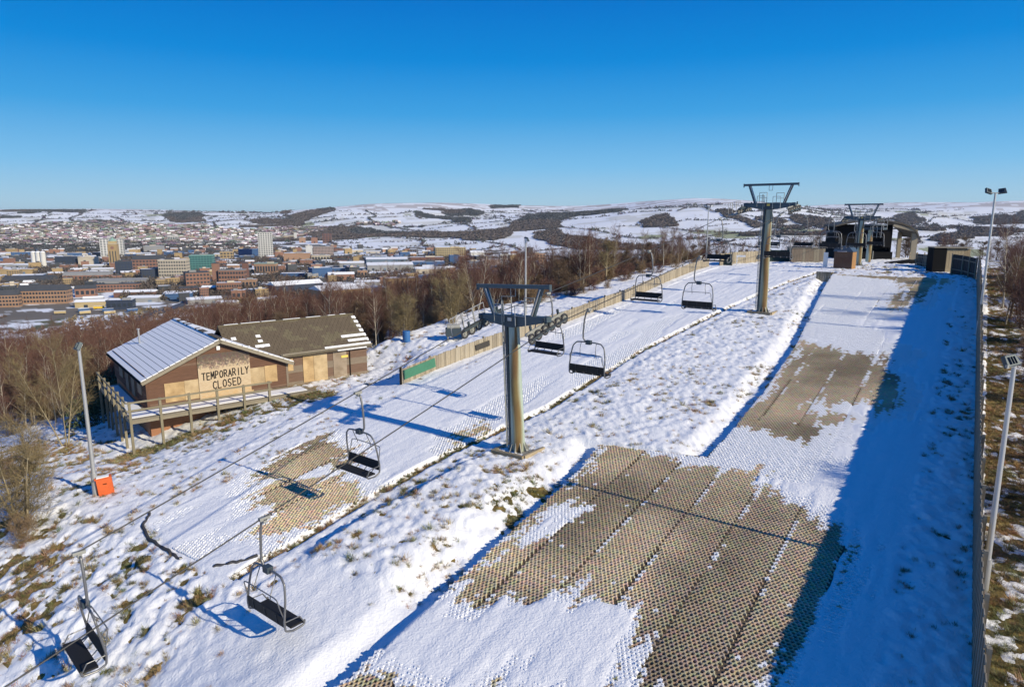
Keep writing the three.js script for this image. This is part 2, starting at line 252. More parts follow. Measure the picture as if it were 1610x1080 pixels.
  const fields = [[onRight, 9.2, 82.5, -14.5, -1.1, 'brush_matting', 'tan honeycomb brush matting bared on the main run'], [onLeft, 13, 60, -28.8, -19, 'brush_matting', 'tan honeycomb brush matting bared below the chairs']];
  for (const [test, s0, s1, t0, t1, nm, lb] of fields) {
    const ms = [], cols = [], q = new THREE.Quaternion(), up = new THREE.Vector3(0, 1, 0), sc = new THREE.Vector3(); let row = 0;
    for (let s = s0; s < s1; s += P * 0.866, row++) for (let t = t0 + (row % 2) * P / 2; t < t1; t += P) {
      if (!test(s, t)) continue; const b = bared(s, t); const [X, D] = xd(s, t), dep = snowDepth(X, D); if (dep > 0.062) continue;
      const strip = (((t + (fbm(s * 0.25, 2, 2) - 0.5) * 0.12) + 40) % 1.86); if (strip < 0.11 && hash(Math.floor((t + 40) / 1.86), Math.floor(s / 7)) > 0.35) continue;      // joint between two rolls of matting
      q.setFromAxisAngle(up, -AZ + (rnd() - 0.5) * 0.1);
      const k = rr(0.85, 1.15); ms.push(new THREE.Matrix4().compose(new THREE.Vector3(X + rr(-0.008, 0.008), H(X, D) + rr(-0.012, 0.006), -(D + rr(-0.008, 0.008))), q, sc.set(1, k, 1)));
      const wear = clamp(0.5 + (fbm(s * 0.32, t * 0.32, 4) - 0.5) * 1.9 + (hash(Math.floor((t + 40) / 1.86), 5) - 0.5) * 0.35), snowy = b + rr(-0.3, 0.3) < 0.05 || rnd() < 0.003 || (strip < 0.17 && fbm(s * 0.5, Math.floor((t + 40) / 1.86) * 3.7, 3) + rr(-0.14, 0.14) > 0.6);
      const c = snowy ? [0.82, 0.83, 0.85] : [0.60, 0.49, 0.335].map((v) => v * lerp(0.5, 1.15, wear) * rr(0.88, 1.12)); cols.push(c);
    }
    const put = (g, list, name, label) => { const im = new THREE.InstancedMesh(g, M.bristle, list.length); list.forEach((k, i) => { im.setMatrixAt(i, ms[k]); im.setColorAt(i, new THREE.Color().setRGB(...cols[k])); }); im.name = numbered(name); im.castShadow = im.receiveShadow = true; scene.add(im); kind(im, 'stuff'); tag(im, label, 'matting'); };
    const all = ms.map((_, i) => i); put(cg, all.filter((k) => cols[k][2] < 0.6), nm, lb); put(capped, all.filter((k) => cols[k][2] >= 0.6), 'snowy_matting', lb.replace('tan', 'snow-capped').replace('bared', 'half buried'));
    console.log('cells', ms.length);
  }
}

// ---------- chairlift ----------
const LIFT = 38.5, DOWN = faceAz(180 + LIFT), CO = Math.cos(LIFT * Math.PI / 180), SO = Math.sin(LIFT * Math.PI / 180);
const T = [{ X: 0.31, D: 31.68, arm: 6.45, top: 8.0, lean: 0.045 }, { X: 20.78, D: 56.1, arm: 8.7, top: 10.35, lean: 0 }, { X: 43.73, D: 86.45, arm: 5.95, top: 7.6, lean: 0 }];
for (const q of T) q.y = macro(q.X, q.D);
T[1].y = 3.55;
const poleTex = (k) => tex(256, 512, (u0, v) => { const u = (u0 + 0.2) % 1;              // grey-green paint with rust runs down one flank
  const n = pfbm(u, v, 6, 4), band = Math.exp(-(((u - 0.33 - 0.03 * Math.sin(v * 9)) / 0.11) ** 2)), run = clamp(band * 1.5 * sstep(0.98, 0.72 - 0.2 * k, v + 0.22 * (pvn(u * 24, 3, 24) - 0.5)) * (0.55 + 0.9 * pfbm(u * 3, v * 0.4, 6, 3)) - 0.16, 0, 1);
  const a = [0.72 + 0.14 * n, 0.75 + 0.13 * n, 0.70 + 0.11 * n], r = [0.53, 0.33 + 0.08 * n, 0.17]; return a.map((c, i) => lerp(c, r[i] + 0.12 * (n - 0.5), run * 0.85));
}, true);
mat('poleA', [0.62, 0.70, 0.71], { map: poleTex(0), roughness: 0.55 }); mat('poleB', [0.50, 0.50, 0.45], { map: poleTex(1), roughness: 0.6 });
const towerLabels = ['lift tower with rust-streaked pole beside the boarded chalet run, ladder on its flank', 'tallest lift tower with tan pole halfway up the slope', 'short lift tower at the top of the slope by the dark shed'];
T.forEach((q, ti) => {
  const t = thing('lift_tower', towerLabels[ti], 'lift tower', [q.X, q.y, q.D], DOWN); t.rotation.order = 'YXZ'; t.rotation.z = q.lean;
  const hA = q.arm, hT = q.top, r0 = 0.34, r1 = 0.255;
  const pole = new THREE.CylinderGeometry(r1, r0, hA + 0.15, 28, 1); pole.translate(0, (hA + 0.15) / 2, 0); pole.rotateY(-0.25); mesh('pole', pole, ti === 1 ? M.poleB : M.poleA, t);
  for (let k = 0; k < 10; k++) { const a = k / 10 * Math.PI * 2, g = box(0.3, 0.55, 0.03, r0 + 0.08, 0.27, 0); const p = g.attributes.position; for (let i = 0; i < p.count; i++) if (p.getY(i) > 0.3 && p.getX(i) > r0) p.setX(i, r0 - 0.03); g.computeVertexNormals(); g.rotateY(a); mesh('foot_gusset', g, M.galvDull, t); }
  mesh('foot_flange', new THREE.CylinderGeometry(0.62, 0.62, 0.06, 24).translate(0, 0.03, 0), M.galvDull, t);
  mesh('plinth', box(1.7, 0.5, 1.5, 0, -0.2, 0), M.concrete, t);
  mesh('plinth_timber', box(1.9, 0.22, 0.16, 0, 0.05, 0.86), M.timber, t); mesh('plinth_timber', box(0.16, 0.22, 1.6, 0.95, 0.06, 0), M.timberPale, t); mesh('plinth_timber', box(0.16, 0.2, 1.6, -0.95, 0.04, 0), M.timberGrey, t);
  mesh('duct_shade_strip', box(0.16, hA - 0.3, 0.2, -0.33, (hA - 0.3) / 2 + 0.15, 0.1), M.steelDark, t);  // duct on the lower tower; on the others it paints the pole's shaded side
  // ladder
  const lad = new THREE.Group(); lad.name = 'ladder'; t.add(lad); const lx = -0.5, lz = 0.2;
  for (const o of [-0.17, 0.17]) mesh('ladder_rail', box(0.03, hA + 0.7, 0.05, lx + o * 0.6, (hA + 0.7) / 2 + 0.2, lz + o), M.galvDull, lad);
  for (let y = 0.5; y < hA + 0.4; y += 0.32) mesh('rung', cyl([lx - 0.1, y, lz - 0.17], [lx + 0.1, y, lz + 0.17], 0.013, 0.013, 5), M.galvDull, lad);
  // cross arm, deeper at the middle, on a head box
  const sh = new THREE.Shape(); sh.moveTo(-2.05, 0.2); sh.lineTo(2.05, 0.2); sh.lineTo(2.05, -0.02); sh.lineTo(0.55, -0.28); sh.lineTo(-0.55, -0.28); sh.lineTo(-2.05, -0.02); sh.closePath();
  const arm = new THREE.ExtrudeGeometry(sh, { depth: 0.34, bevelEnabled: true, bevelSize: 0.015, bevelThickness: 0.015, bevelSegments: 1 }); arm.translate(0, hA, -0.17); mesh('cross_arm', arm, M.steelBlue, t);
  mesh('head_box', box(0.6, 0.55, 0.6, 0, hA - 0.05, 0), M.steelDark, t);
  mesh('number_plate', box(0.22, 0.16, 0.02, 0, hA + 0.05, 0.325), ti ? M.yellowNotice : M.galv, t);
  // lifting frame
  mesh('lifting_beam', [box(4.35, 0.16, 0.15, 0, hT, 0), box(4.35, 0.025, 0.2, 0, hT + 0.085, 0), box(0.03, 0.3, 0.18, -2.17, hT - 0.03, 0), box(0.03, 0.3, 0.18, 2.17, hT - 0.03, 0)], M.steelBlue, t);
  for (const s of [-1, 1]) { mesh('strut', bar([s * 1.15, hA + 0.2, 0], [s * 1.68, hT - 0.06, 0], 0.2, 0.17, new THREE.Vector3(0, 0, 1)), M.steelBlue, t); mesh('strut_plate', bar([s * 1.1 + 0.06, hA + 0.2, 0.13], [s * 1.63 + 0.06, hT - 0.1, 0.12], 0.06, 0.04), M.galv, t); }
  mesh('hook_loop', pipe([[-0.12, hT - 0.08, 0], [-0.12, hT - 0.45, 0], [0.16, hT - 0.45, 0], [0.16, hT - 0.08, 0]], 0.018), M.galvDull, t);
  // middle platform rails
  const loop = (x0, x1, z, y0, h, m = M.galvDull) => mesh('guard_rail', [pipe([[x0, y0, z], [x0, y0 + h, z], [x1, y0 + h, z], [x1, y0, z]], 0.022), pipe([[x0, y0 + h * 0.5, z], [x1, y0 + h * 0.5, z]], 0.018)], m, t);
  loop(-0.95, -0.35, -0.3, hA + 0.2, 0.85); loop(0.35, 0.95, 0.34, hA - 0.25, 0.95, M.galv); loop(-0.9, -0.3, 0.36, hA - 0.1, 0.85); loop(0.4, 1.0, -0.34, hA + 0.15, 0.85);
  // sheave trains
  const tilt = [0.235, 0.10, 0.02][ti];
  for (const s of [-1, 1]) {
    const tr = new THREE.Group(); tr.name = 'sheave_train'; tr.position.set(s * 2.0, hA - 0.22, 0); tr.rotation.x = tilt; t.add(tr);
    mesh('sheave_beam', [box(0.1, 0.13, 3.0, s * -0.16, 0.12, 0), box(0.02, 0.2, 2.9, s * -0.1, 0.12, 0)], s < 0 ? M.steelDark : M.galvDull, tr);  // left-hand beams get darker metal, painting in their shaded look
    for (let k = 0; k < 6; k++) {
      const z = -1.32 + k * 0.53, y = -0.1 + (Math.abs(k - 2.5) < 1 ? 0.03 : 0);
      const w = new THREE.Group(); w.name = 'sheave'; w.position.set(s * 0.0, y, z); tr.add(w);
      const ty = new THREE.TorusGeometry(0.205, 0.05, 8, 20); ty.rotateY(Math.PI / 2); mesh('sheave_tyre', ty, M.rubber, w);
      const spokes = [new THREE.CylinderGeometry(0.06, 0.06, 0.13, 10).rotateZ(Math.PI / 2)]; for (let a = 0; a < 5; a++) spokes.push(box(0.03, 0.34, 0.05, 0, 0, 0, 0, 0, a * Math.PI / 5)); mesh('sheave_hub', spokes, M.galvDull, w);
    }
    for (const z of [-1.05, 0, 1.05]) mesh('rocker', box(0.05, 0.1, 0.75, s * 0.11, -0.1, z), M.steelDark, tr);
    mesh('hanger_bracket', box(0.14, 0.5, 0.3, s > 0 ? -0.12 : 0.12, 0.2, 0), M.steelDark, tr); for (const z of [-1.1, 1.1]) mesh('end_bracket', box(0.08, 0.34, 0.1, s * -0.16, 0.26, z), M.steelDark, tr);
    if (s > 0) continue;
    // maintenance platform outside the train
    mesh('platform', [box(0.55, 0.04, 2.7, s * 0.62, -0.42, 0), ...[-1.2, -0.4, 0.4, 1.2].map((z) => box(0.5, 0.06, 0.05, s * 0.5, -0.4, z))], M.galvDull, tr);
    for (const [z0, z1] of [[-1.3, -0.45], [-0.4, 0.4], [0.45, 1.3]]) mesh('guard_rail', [pipe([[s * 0.88, -0.4, z0], [s * 0.88, 0.55, z0], [s * 0.88, 0.55, z1], [s * 0.88, -0.4, z1]], 0.022), pipe([[s * 0.88, 0.1, z0], [s * 0.88, 0.1, z1]], 0.018), pipe([[s * 0.88, 0.1, (z0 + z1) / 2], [s * 0.88, 0.55, (z0 + z1) / 2]], 0.018)], M.galv, tr);
  }
});
// ropes: up and down lines over the sheaves, sagging a little between the towers
const side = (q, s) => [q.X + s * 2 * CO, q.D - s * 2 * SO];
function ropePoint(s, seg, m) { // seg -1: below the lower tower, 0: first to second, 1: second to third; m metres from the lower tower of that span
  const A = T[Math.max(seg, 0)], [ax, ad] = side(A, s), ay = A.y + A.arm - 0.05;
  if (seg < 0) return V(ax - 0.62 * m, ay - (0.262 * m + 0.00115 * m * (18 - m) * 0.3), ad - 0.785 * m);
  const B = T[seg + 1], [bx, bd] = side(B, s), by = B.y + B.arm - 0.05, L = Math.hypot(bx - ax, bd - ad), k = m / L; return V(lerp(ax, bx, k), lerp(ay, by, k) - 0.5 * k * (1 - k) * 1.6, lerp(ad, bd, k));
}
for (const s of [-1, 1]) {
  const pts = []; for (let m = 46; m > 0.5; m -= 3) pts.push(ropePoint(s, -1, m)); for (const g of [0, 1]) for (let k = 0; k < 14; k++) { const A = T[g], B = T[g + 1]; pts.push(ropePoint(s, g, k / 14 * Math.hypot(B.X - A.X, B.D - A.D))); }
  const e = side(T[2], s); pts.push(V(e[0], T[2].y + T[2].arm - 0.05, e[1])); pts.push(V(e[0] + SO * 12, T[2].y + T[2].arm - 0.7, e[1] + CO * 12));
  tag(mesh('haul_rope', tube(pts, 0.024, 6, 160), M.rope), s > 0 ? 'dark steel haul rope carrying the chairs that face uphill' : 'dark steel haul rope carrying the chairs that face the valley', 'cable');
}
// chairs
const chair0 = thing('lift_chair', 'x', 'lift chair', [0, -200, 0], 0, 'empty lift chairs hanging from the ropes');
{
  const c = chair0, W = 0.98;
  mesh('grip', [box(0.12, 0.1, 0.34, 0, 0.0, 0), box(0.16, 0.12, 0.12, 0.02, -0.08, 0)], M.galvDull, c);
  mesh('hanger_arm', tube([[0, -0.05, 0], [0.16, -0.14, 0], [0.26, -0.55, 0], [0.31, -1.1, 0], [0.31, -1.42, 0], [0.2, -1.58, 0], [0, -1.6, 0]], 0.042, 8, 40), M.chairFrame, c);
  mesh('clamp_block', box(0.26, 0.2, 0.2, 0, -1.62, 0), M.steelDark, c);
  mesh('bail_frame', tube([[-W, -3.14, 0.5], [-W, -3.28, 0.46], [-W, -3.3, 0.1], [-W, -3.2, -0.14], [-W, -2.9, -0.17], [-W + 0.03, -2.3, -0.08], [-W + 0.12, -1.85, -0.02], [-W + 0.3, -1.66, 0], [-W + 0.6, -1.62, 0], [W - 0.6, -1.62, 0], [W - 0.3, -1.66, 0], [W - 0.12, -1.85, -0.02], [W - 0.03, -2.3, -0.08], [W, -2.9, -0.17], [W, -3.2, -0.14], [W, -3.3, 0.1], [W, -3.28, 0.46], [W, -3.14, 0.5]], 0.034, 8, 110), M.chairFrame, c);
  const st = box(W * 1.94, 0.06, 0.42, 0, -3.2, 0.26); mesh('seat', [st, cyl([-W * 0.97, -3.21, 0.48], [W * 0.97, -3.21, 0.48], 0.045, 0.045, 8)], M.seat, c);
  const back = mesh('backrest', box(W * 1.92, 0.36, 0.05, 0, -2.92, -0.16, 0, 0, -0.12), M.seat, c);
  for (const x of [-0.62, 0, 0.62]) mesh('back_rib', box(0.03, 0.3, 0.02, x, -2.92, -0.195, 0, 0, -0.12), M.rubber, back);
  for (const x of [-0.7, -0.25, 0.25, 0.7]) mesh('seat_bracket', bar([x, -3.05, -0.14], [x, -3.23, 0.08], 0.035, 0.02), M.chairFrame, c);
  mesh('restraint_bar', [tube([[-W + 0.02, -2.95, -0.12], [-W + 0.08, -2.45, -0.25], [-W + 0.1, -2.2, -0.3], [-W + 0.3, -2.16, -0.3], [W - 0.3, -2.16, -0.3], [W - 0.1, -2.2, -0.3], [W - 0.08, -2.45, -0.25], [W - 0.02, -2.95, -0.12]], 0.018, 6, 50), tube([[-0.42, -1.66, 0], [-0.46, -1.95, -0.14], [-0.55, -2.15, -0.3], [-0.56, -2.28, -0.32]], 0.016, 6, 16), tube([[0.42, -1.66, 0], [0.4, -1.95, -0.14], [0.3, -2.15, -0.3], [0.29, -2.28, -0.32]], 0.016, 6, 16)], M.chairFrame, c);
  for (const s of [-1, 1]) mesh('armrest', pipe([[s * W, -2.92, -0.15], [s * W, -2.95, 0.34], [s * W, -3.16, 0.46]], 0.02), M.chairFrame, c);
}
const chairs = [ // side (-1 faces the valley), span, metres along it, label
  [1, -1, 14.8, 'empty chair over smooth snow below the bared matting of the narrow run'], [-1, -1, 18.4, 'empty chair hanging over tussocky snow at the foot of the slope, seat towards the valley'], [-1, -1, 8.0, 'empty chair hanging in front of the bared matting patch of the narrow run'],
  [1, 0, 2.9, 'empty chair just uphill of the rust-streaked tower, backrest towards the valley'], [-1, 0, 5.0, 'empty chair half hidden behind the sheaves of the rust-streaked tower'], [1, 0, 15, 'empty chair midway between the two tall towers with its backrest towards the valley'],
  [-1, 0, 16, 'empty chair before the board fence, midway between the tall towers, seat towards the valley'], [-1, 0, 27, 'empty chair below the downhill sheaves of the tallest tower, seat towards the valley'], [1, 0, 28.6, 'empty chair hanging right in front of the tan pole of the tallest tower'],
  [-1, 1, 7, 0], [1, 1, 13, 0], [-1, 1, 19, 0], [1, 1, 25, 0], [-1, 1, 31, 0], [1, 1, 36, 0],
];
chairs.forEach(([s, g, m, lb], i) => {
  const p = ropePoint(s, g, m), ry = s < 0 ? DOWN : DOWN + Math.PI, lab = lb || (s < 0 ? 'small empty chair between the tallest tower and the dark shed, seat towards the valley' : 'small empty chair between the tallest tower and the dark shed, backrest towards the valley');
  const c = i ? dup(chair0, [p.x, p.y - 0.03, -p.z], ry + rr(-0.05, 0.05) - (i === 1 ? 0.12 : 0), lab) : chair0; if (!i) { c.position.copy(p); c.position.y -= 0.03; c.rotation.y = ry; c.userData.label = lab; }
});

// ---------- chalet ----------
{
  const az = 51 * Math.PI / 180, e = [Math.sin(az), Math.cos(az)], GR = [-14.94, 44.2], Wd = 8.43, Dp = 10.3, Fl = 0.3, eave = 1.75, apex = 3.62, GLp = [GR[0] - Wd * e[0], GR[1] - Wd * e[1]];
  const c = thing('boarded_chalet', 'boarded-up timber chalet with snowy roof and a lower tiled wing', 'building', [GLp[0], Fl, GLp[1]], faceAz(141));
  // local: x along the gable front, z out of it, y up from the floor
  const roofY = (x) => eave + (apex - eave) * (1 - Math.abs(x - Wd / 2) / (Wd / 2));
  const core = new THREE.Shape(); core.moveTo(0.04, -0.4); core.lineTo(Wd - 0.04, -0.4); core.lineTo(Wd - 0.04, eave - 0.05); core.lineTo(Wd / 2, apex - 0.07); core.lineTo(0.04, eave - 0.05); core.closePath();
  mesh('wall_core', new THREE.ExtrudeGeometry(core, { depth: Dp - 0.08, bevelEnabled: false }).translate(0, 0, -Dp + 0.04), M.claddingGrey, c);
  const front = new THREE.Group(); front.name = 'front_wall'; c.add(front);
  for (let y = 0; y < apex - 0.1; y += 0.155) { const ym = y + 0.08, half = ym < eave ? Wd / 2 : (Wd / 2) * (apex - ym) / (apex - eave); if (half < 0.2) break; mesh('plank', box(half * 2, 0.15, 0.035, Wd / 2, ym, 0.055 + rr(-0.006, 0.006), 0, 0, -0.1), rnd() < 0.28 ? M.claddingWorn : M.cladding, front); }
  const sideW = new THREE.Group(); sideW.name = 'side_wall'; c.add(sideW);
  for (let y = 0; y < eave; y += 0.155) mesh('plank', box(0.035, 0.15, Dp - 0.1, -0.02 + rr(-0.006, 0.006), y + 0.08, -Dp / 2, 0, 0.1), rnd() < 0.3 ? M.claddingWorn : M.cladding, sideW);
  for (const [z, w, h, y] of [[-1.6, 1.1, 0.95, 1.0], [-3.6, 0.9, 1.6, 0.8], [-5.4, 0.95, 1.6, 0.8], [-7.4, 1.2, 0.95, 1.0]]) mesh('window_board', box(0.05, h, w, -0.07, y, z), M.plyGrey, c);
  mesh('brick_skirt', [box(Wd - 0.1, 2.2, 0.3, Wd / 2, -1.12, -0.2), box(0.3, 2.2, Dp - 0.4, 0.18, -1.12, -Dp / 2)], M.brickSkirt, c);
  mesh('corner_post', box(0.14, eave, 0.14, 0.03, eave / 2, 0.03), M.cladding, c); mesh('corner_post', box(0.14, eave, 0.14, Wd - 0.03, eave / 2, 0.03), M.claddingGrey, c);
  // boards over the windows
  const board = (x0, x1, y0, y1, m, z = 0.1, name = 'window_board') => mesh(name, box(x1 - x0, y1 - y0, 0.025, (x0 + x1) / 2, (y0 + y1) / 2, z), m, c);
  board(0.95, 2.05, 0.12, 1.28, M.plyWarm); board(2.06, 2.86, 0.1, 1.3, M.ply); board(6.0, 6.9, 0.42, 1.52, M.ply); board(6.92, 7.72, 0.44, 1.54, M.plyWarm);
  for (const [x, y] of [[3.2, -0.1], [4.2, -0.1], [5.2, -0.1]]) board(x, x + 0.95, y - 0.1, y + 0.2, M.plyWarm, 0.09);
  // the painted notice
  const cv = document.createElement('canvas'); cv.width = 620; cv.height = 540; const g = cv.getContext('2d');
  g.fillStyle = '#c9b79c'; g.fillRect(0, 0, 620, 540);
  for (let i = 0; i < 9000; i++) { const x = rnd() * 620, y = rnd() * 540, k = rnd(); g.fillStyle = k < 0.5 ? 'rgba(150,122,92,0.16)' : 'rgba(214,196,168,0.16)'; g.fillRect(x, y, rr(4, 34), rr(1, 4)); }
  for (let i = 0; i < 2600; i++) { const y = Math.abs(rr(-1, 1) * rr(0, 1)) * 190, x = rnd() * 620; g.fillStyle = `rgba(${82 + rnd() * 30 | 0},${72 + rnd() * 24 | 0},${66 + rnd() * 22 | 0},0.28)`; g.beginPath(); g.ellipse(x, y, rr(3, 26), rr(3, 12), rr(0, 3), 0, 7); g.fill(); }
  for (let i = 0; i < 900; i++) { g.fillStyle = 'rgba(205,150,84,0.10)'; g.fillRect(rnd() * 620, 430 + rnd() * 110, rr(8, 60), rr(2, 7)); }
  g.strokeStyle = '#17120f'; g.lineCap = 'round'; g.lineJoin = 'round';
  const L = { T: [[[0, 0], [1, 0.03]], [[0.5, 0.02], [0.47, 1]]], E: [[[0.9, 0.02], [0.05, 0], [0.05, 1], [0.92, 0.98]], [[0.05, 0.5], [0.75, 0.48]]], M: [[[0, 1], [0.1, 0], [0.5, 0.72], [0.9, 0], [1, 1]]], P: [[[0.05, 1], [0.05, 0], [0.7, 0.03], [0.92, 0.25], [0.72, 0.5], [0.05, 0.55]]], O: [[[0.5, 0], [0.12, 0.2], [0.02, 0.55], [0.2, 0.92], [0.52, 1], [0.88, 0.82], [0.98, 0.45], [0.84, 0.12], [0.5, 0]]], R: [[[0.05, 1], [0.05, 0], [0.7, 0.03], [0.9, 0.26], [0.7, 0.5], [0.05, 0.52]], [[0.45, 0.52], [0.95, 1]]], A: [[[0, 1], [0.5, 0], [1, 1]], [[0.2, 0.64], [0.82, 0.64]]], I: [[[0.5, 0], [0.5, 1]]], L: [[[0.06, 0], [0.06, 1], [0.9, 0.97]]], Y: [[[0, 0], [0.5, 0.5], [1, 0]], [[0.5, 0.5], [0.46, 1.02]]], C: [[[0.95, 0.16], [0.55, 0], [0.16, 0.16], [0.02, 0.55], [0.2, 0.9], [0.58, 1], [0.96, 0.84]]], S: [[[0.9, 0.12], [0.5, 0], [0.12, 0.16], [0.2, 0.42], [0.72, 0.55], [0.92, 0.78], [0.52, 1], [0.05, 0.88]]], D: [[[0.05, 0], [0.05, 1], [0.55, 0.96], [0.95, 0.65], [0.92, 0.3], [0.55, 0.02], [0.05, 0]]] };
  const word = (w, x0, x1, y, h, rise) => { const n = w.length, step = (x1 - x0) / n; [...w].forEach((ch, i) => { const cw = step * (ch === 'I' ? 0.4 : 0.72), x = x0 + step * i + (step - cw) / 2 + rr(-2, 2), yy = y - rise * i / n + rr(-4, 4); g.lineWidth = 13; for (const s of L[ch]) { g.beginPath(); s.forEach(([a, b], k) => { const px = x + a * cw, py = yy + b * h; k ? g.lineTo(px, py) : g.moveTo(px, py); }); g.stroke(); } }); };
  word('TEMPORARILY', 34, 602, 224, 84, 16); word('CLOSED', 150, 506, 338, 90, 14);
  const signTex = new THREE.CanvasTexture(cv); signTex.colorSpace = THREE.SRGBColorSpace;
  const notice = new THREE.BoxGeometry(3.12, 2.78, 0.03); notice.translate(4.44, 1.37, 0.125);
  const plainSide = M.plyGrey, signMat = mat('notice', [0.86, 0.84, 0.80], { map: signTex });
  const nm = new THREE.Mesh(notice, [plainSide, plainSide, plainSide, plainSide, signMat, plainSide]); nm.name = 'notice_board'; nm.castShadow = nm.receiveShadow = true; nm.userData.label = 'weathered plywood sheet hand-painted TEMPORARILY CLOSED'; c.add(nm);
  mesh('alarm_box', box(0.2, 0.24, 0.1, 4.15, 3.08, 0.12), M.white, c);
  // main roof: thick tile courses under snow, open at the verges
  const pitch = Math.atan2(apex - eave, Wd / 2), sl = Math.hypot(apex - eave, Wd / 2) + 0.35, over = 0.45;
  for (const s of [-1, 1]) {
    const rf = new THREE.Group(); rf.name = s < 0 ? 'snowy_roof_slope' : 'roof_slope'; rf.position.set(Wd / 2, apex, 0); rf.rotation.z = s < 0 ? pitch : -pitch; c.add(rf);
    mesh('roof_deck', box(sl, 0.07, Dp + over * 2, s * sl / 2, -0.02, -Dp / 2), M.tile, rf);
    const n = 14, st = sl / n; for (let k = 0; k < n; k++) mesh('snow_course', box(st - 0.035 + rr(-0.01, 0.01), 0.055, Dp + over * 2 - rr(0.02, 0.1), s * (k + 0.5) * st, 0.045 + rr(-0.006, 0.006), -Dp / 2 + rr(-0.03, 0.03), 0, s * 0.035), M.snowPlain, rf);
    mesh('barge_board', box(sl + 0.05, 0.2, 0.045, s * sl / 2, -0.09, over + 0.03), M.timberGrey, rf); mesh('barge_board', box(sl, 0.2, 0.045, s * sl / 2, -0.09, -Dp - over - 0.03), M.timberGrey, rf);
    mesh('gutter', cyl([s * (sl + 0.05), -0.06, over], [s * (sl + 0.05), -0.06, -Dp - over], 0.06, 0.06, 8), M.black, rf);
  }
  for (let k = 0; k < 26; k++) mesh('ridge_tile', box(0.3, 0.07, (Dp + over * 2) / 26 - 0.03, Wd / 2, apex + 0.09 + rr(-0.01, 0.01), over - (k + 0.5) * (Dp + over * 2) / 26, rr(-0.03, 0.03)), rnd() < 0.55 ? M.tile : M.snowPlain, c);
  // wing
  const x0 = Wd - 0.2, x1 = Wd + 6.1, zf = -0.55, zb = -5.8, we = 2.05, wr = 3.86, zm = (zf + zb) / 2;
  mesh('wing_core', box(x1 - x0 - 0.1, we + 0.3, zf - zb - 0.1, (x0 + x1) / 2, we / 2 - 0.15, zm), M.claddingGrey, c);
  const gab = new THREE.Shape(); gab.moveTo(0, 0); gab.lineTo(zf - zb - 0.1, 0); gab.lineTo((zf - zb) / 2 - 0.05, wr - we - 0.1); gab.closePath(); mesh('wing_gable', new THREE.ExtrudeGeometry(gab, { depth: 0.1, bevelEnabled: false }).rotateY(-Math.PI / 2).translate(x1 - 0.02, we, zb + 0.05), M.claddingGrey, c);
  const ww = new THREE.Group(); ww.name = 'wing_wall'; c.add(ww);
  for (let y = -0.25; y < we - 0.1; y += 0.155) { mesh('plank', box(x1 - x0, 0.15, 0.035, (x0 + x1) / 2, y + 0.08, zf + 0.01, 0, 0, -0.1), rnd() < 0.5 ? M.claddingWorn : M.claddingGrey, ww); mesh('plank', box(0.035, 0.15, zf - zb, x1 - 0.02, y + 0.08, zm, 0, -0.1), rnd() < 0.5 ? M.claddingWorn : M.claddingGrey, ww); }
  const wb = (xa, xb, ya, yb, m, z = 0.05) => mesh('window_board', box(xb - xa, yb - ya, 0.025, (xa + xb) / 2, (ya + yb) / 2, zf + z), m, c);
  wb(Wd + 0.02, Wd + 0.62, 0.85, 1.7, M.plyWarm); wb(Wd + 1.3, Wd + 2.05, -0.1, 1.82, M.plyWarm, 0.06); wb(Wd + 2.07, Wd + 3.05, -0.12, 1.84, M.ply); wb(Wd + 3.5, Wd + 4.5, -0.1, 1.75, M.plyGrey);
  mesh('notice_strip', box(0.5, 0.16, 0.02, Wd + 4.35, 1.35, zf + 0.085), M.yellowNotice, c); mesh('drain_pipe', cyl([Wd + 4.75, -0.2, zf + 0.06], [Wd + 4.75, we, zf + 0.06], 0.04), M.black, c); mesh('fascia', box(x1 - x0 + 0.3, 0.14, 0.04, (x0 + x1) / 2 + 0.1, we - 0.03, zf + 0.36), M.timberGrey, c); mesh('gutter', cyl([x0, we + 0.02, zf + 0.43], [x1 + 0.25, we + 0.02, zf + 0.43], 0.055), M.timberGrey, c);
  const wp = Math.atan2(wr - we, (zf - zb) / 2), ws = Math.hypot(wr - we, (zf - zb) / 2) + 0.4, xs0 = Wd - 3.3, xs1 = x1 + 0.25;
  for (const s of [1, -1]) {
    const rf = new THREE.Group(); rf.name = 'wing_roof_slope'; rf.position.set(0, wr, zm); rf.rotation.x = s * wp; c.add(rf);
    mesh('roof_deck', box(xs1 - xs0, 0.06, ws, (xs0 + xs1) / 2, 0, s * ws / 2), M.tile, rf);
    const lots = { tile: [], tileB: [], snow: [] }, rows = 15, rw = ws / rows;
    for (let r = 0; r < rows; r++) for (let x = xs0 + (r % 2) * 0.16; x < xs1 - 0.05; x += 0.32) {
      const k = (x - xs0) / (xs1 - xs0), v = r / rows, n = fbm(x * 1.1, r * 0.5 + s * 9, 3); let m = n > 0.55 ? 'tileB' : 'tile';
      if ((k > 0.8 && v > 0.5 && (r % 2) && n + (k - 0.8) > 0.5) || (v > 0.8 && k > 0.62 && k < 0.94 && (r % 3) && n > 0.46) || (k < 0.34 && v > 0.2 && v < 0.8 && (r % 2) && n > 0.52) || (k > 0.97 && n > 0.45)) m = 'snow';
      lots[m].push(box(0.305, m === 'snow' ? 0.045 : 0.026, rw * 1.12, x + 0.155, 0.045 + rr(-0.004, 0.006), s * (r + 0.5) * rw, 0, rr(-0.012, 0.012), s * 0.06));
    }
    for (const [k, m, nm2] of [['tile', M.tile, 'roof_tiles'], ['tileB', M.tileB, 'mossy_roof_tiles'], ['snow', M.snowPlain, 'snowy_roof_tiles']]) if (lots[k].length) kind(mesh(nm2, lots[k], m, rf), 'stuff');
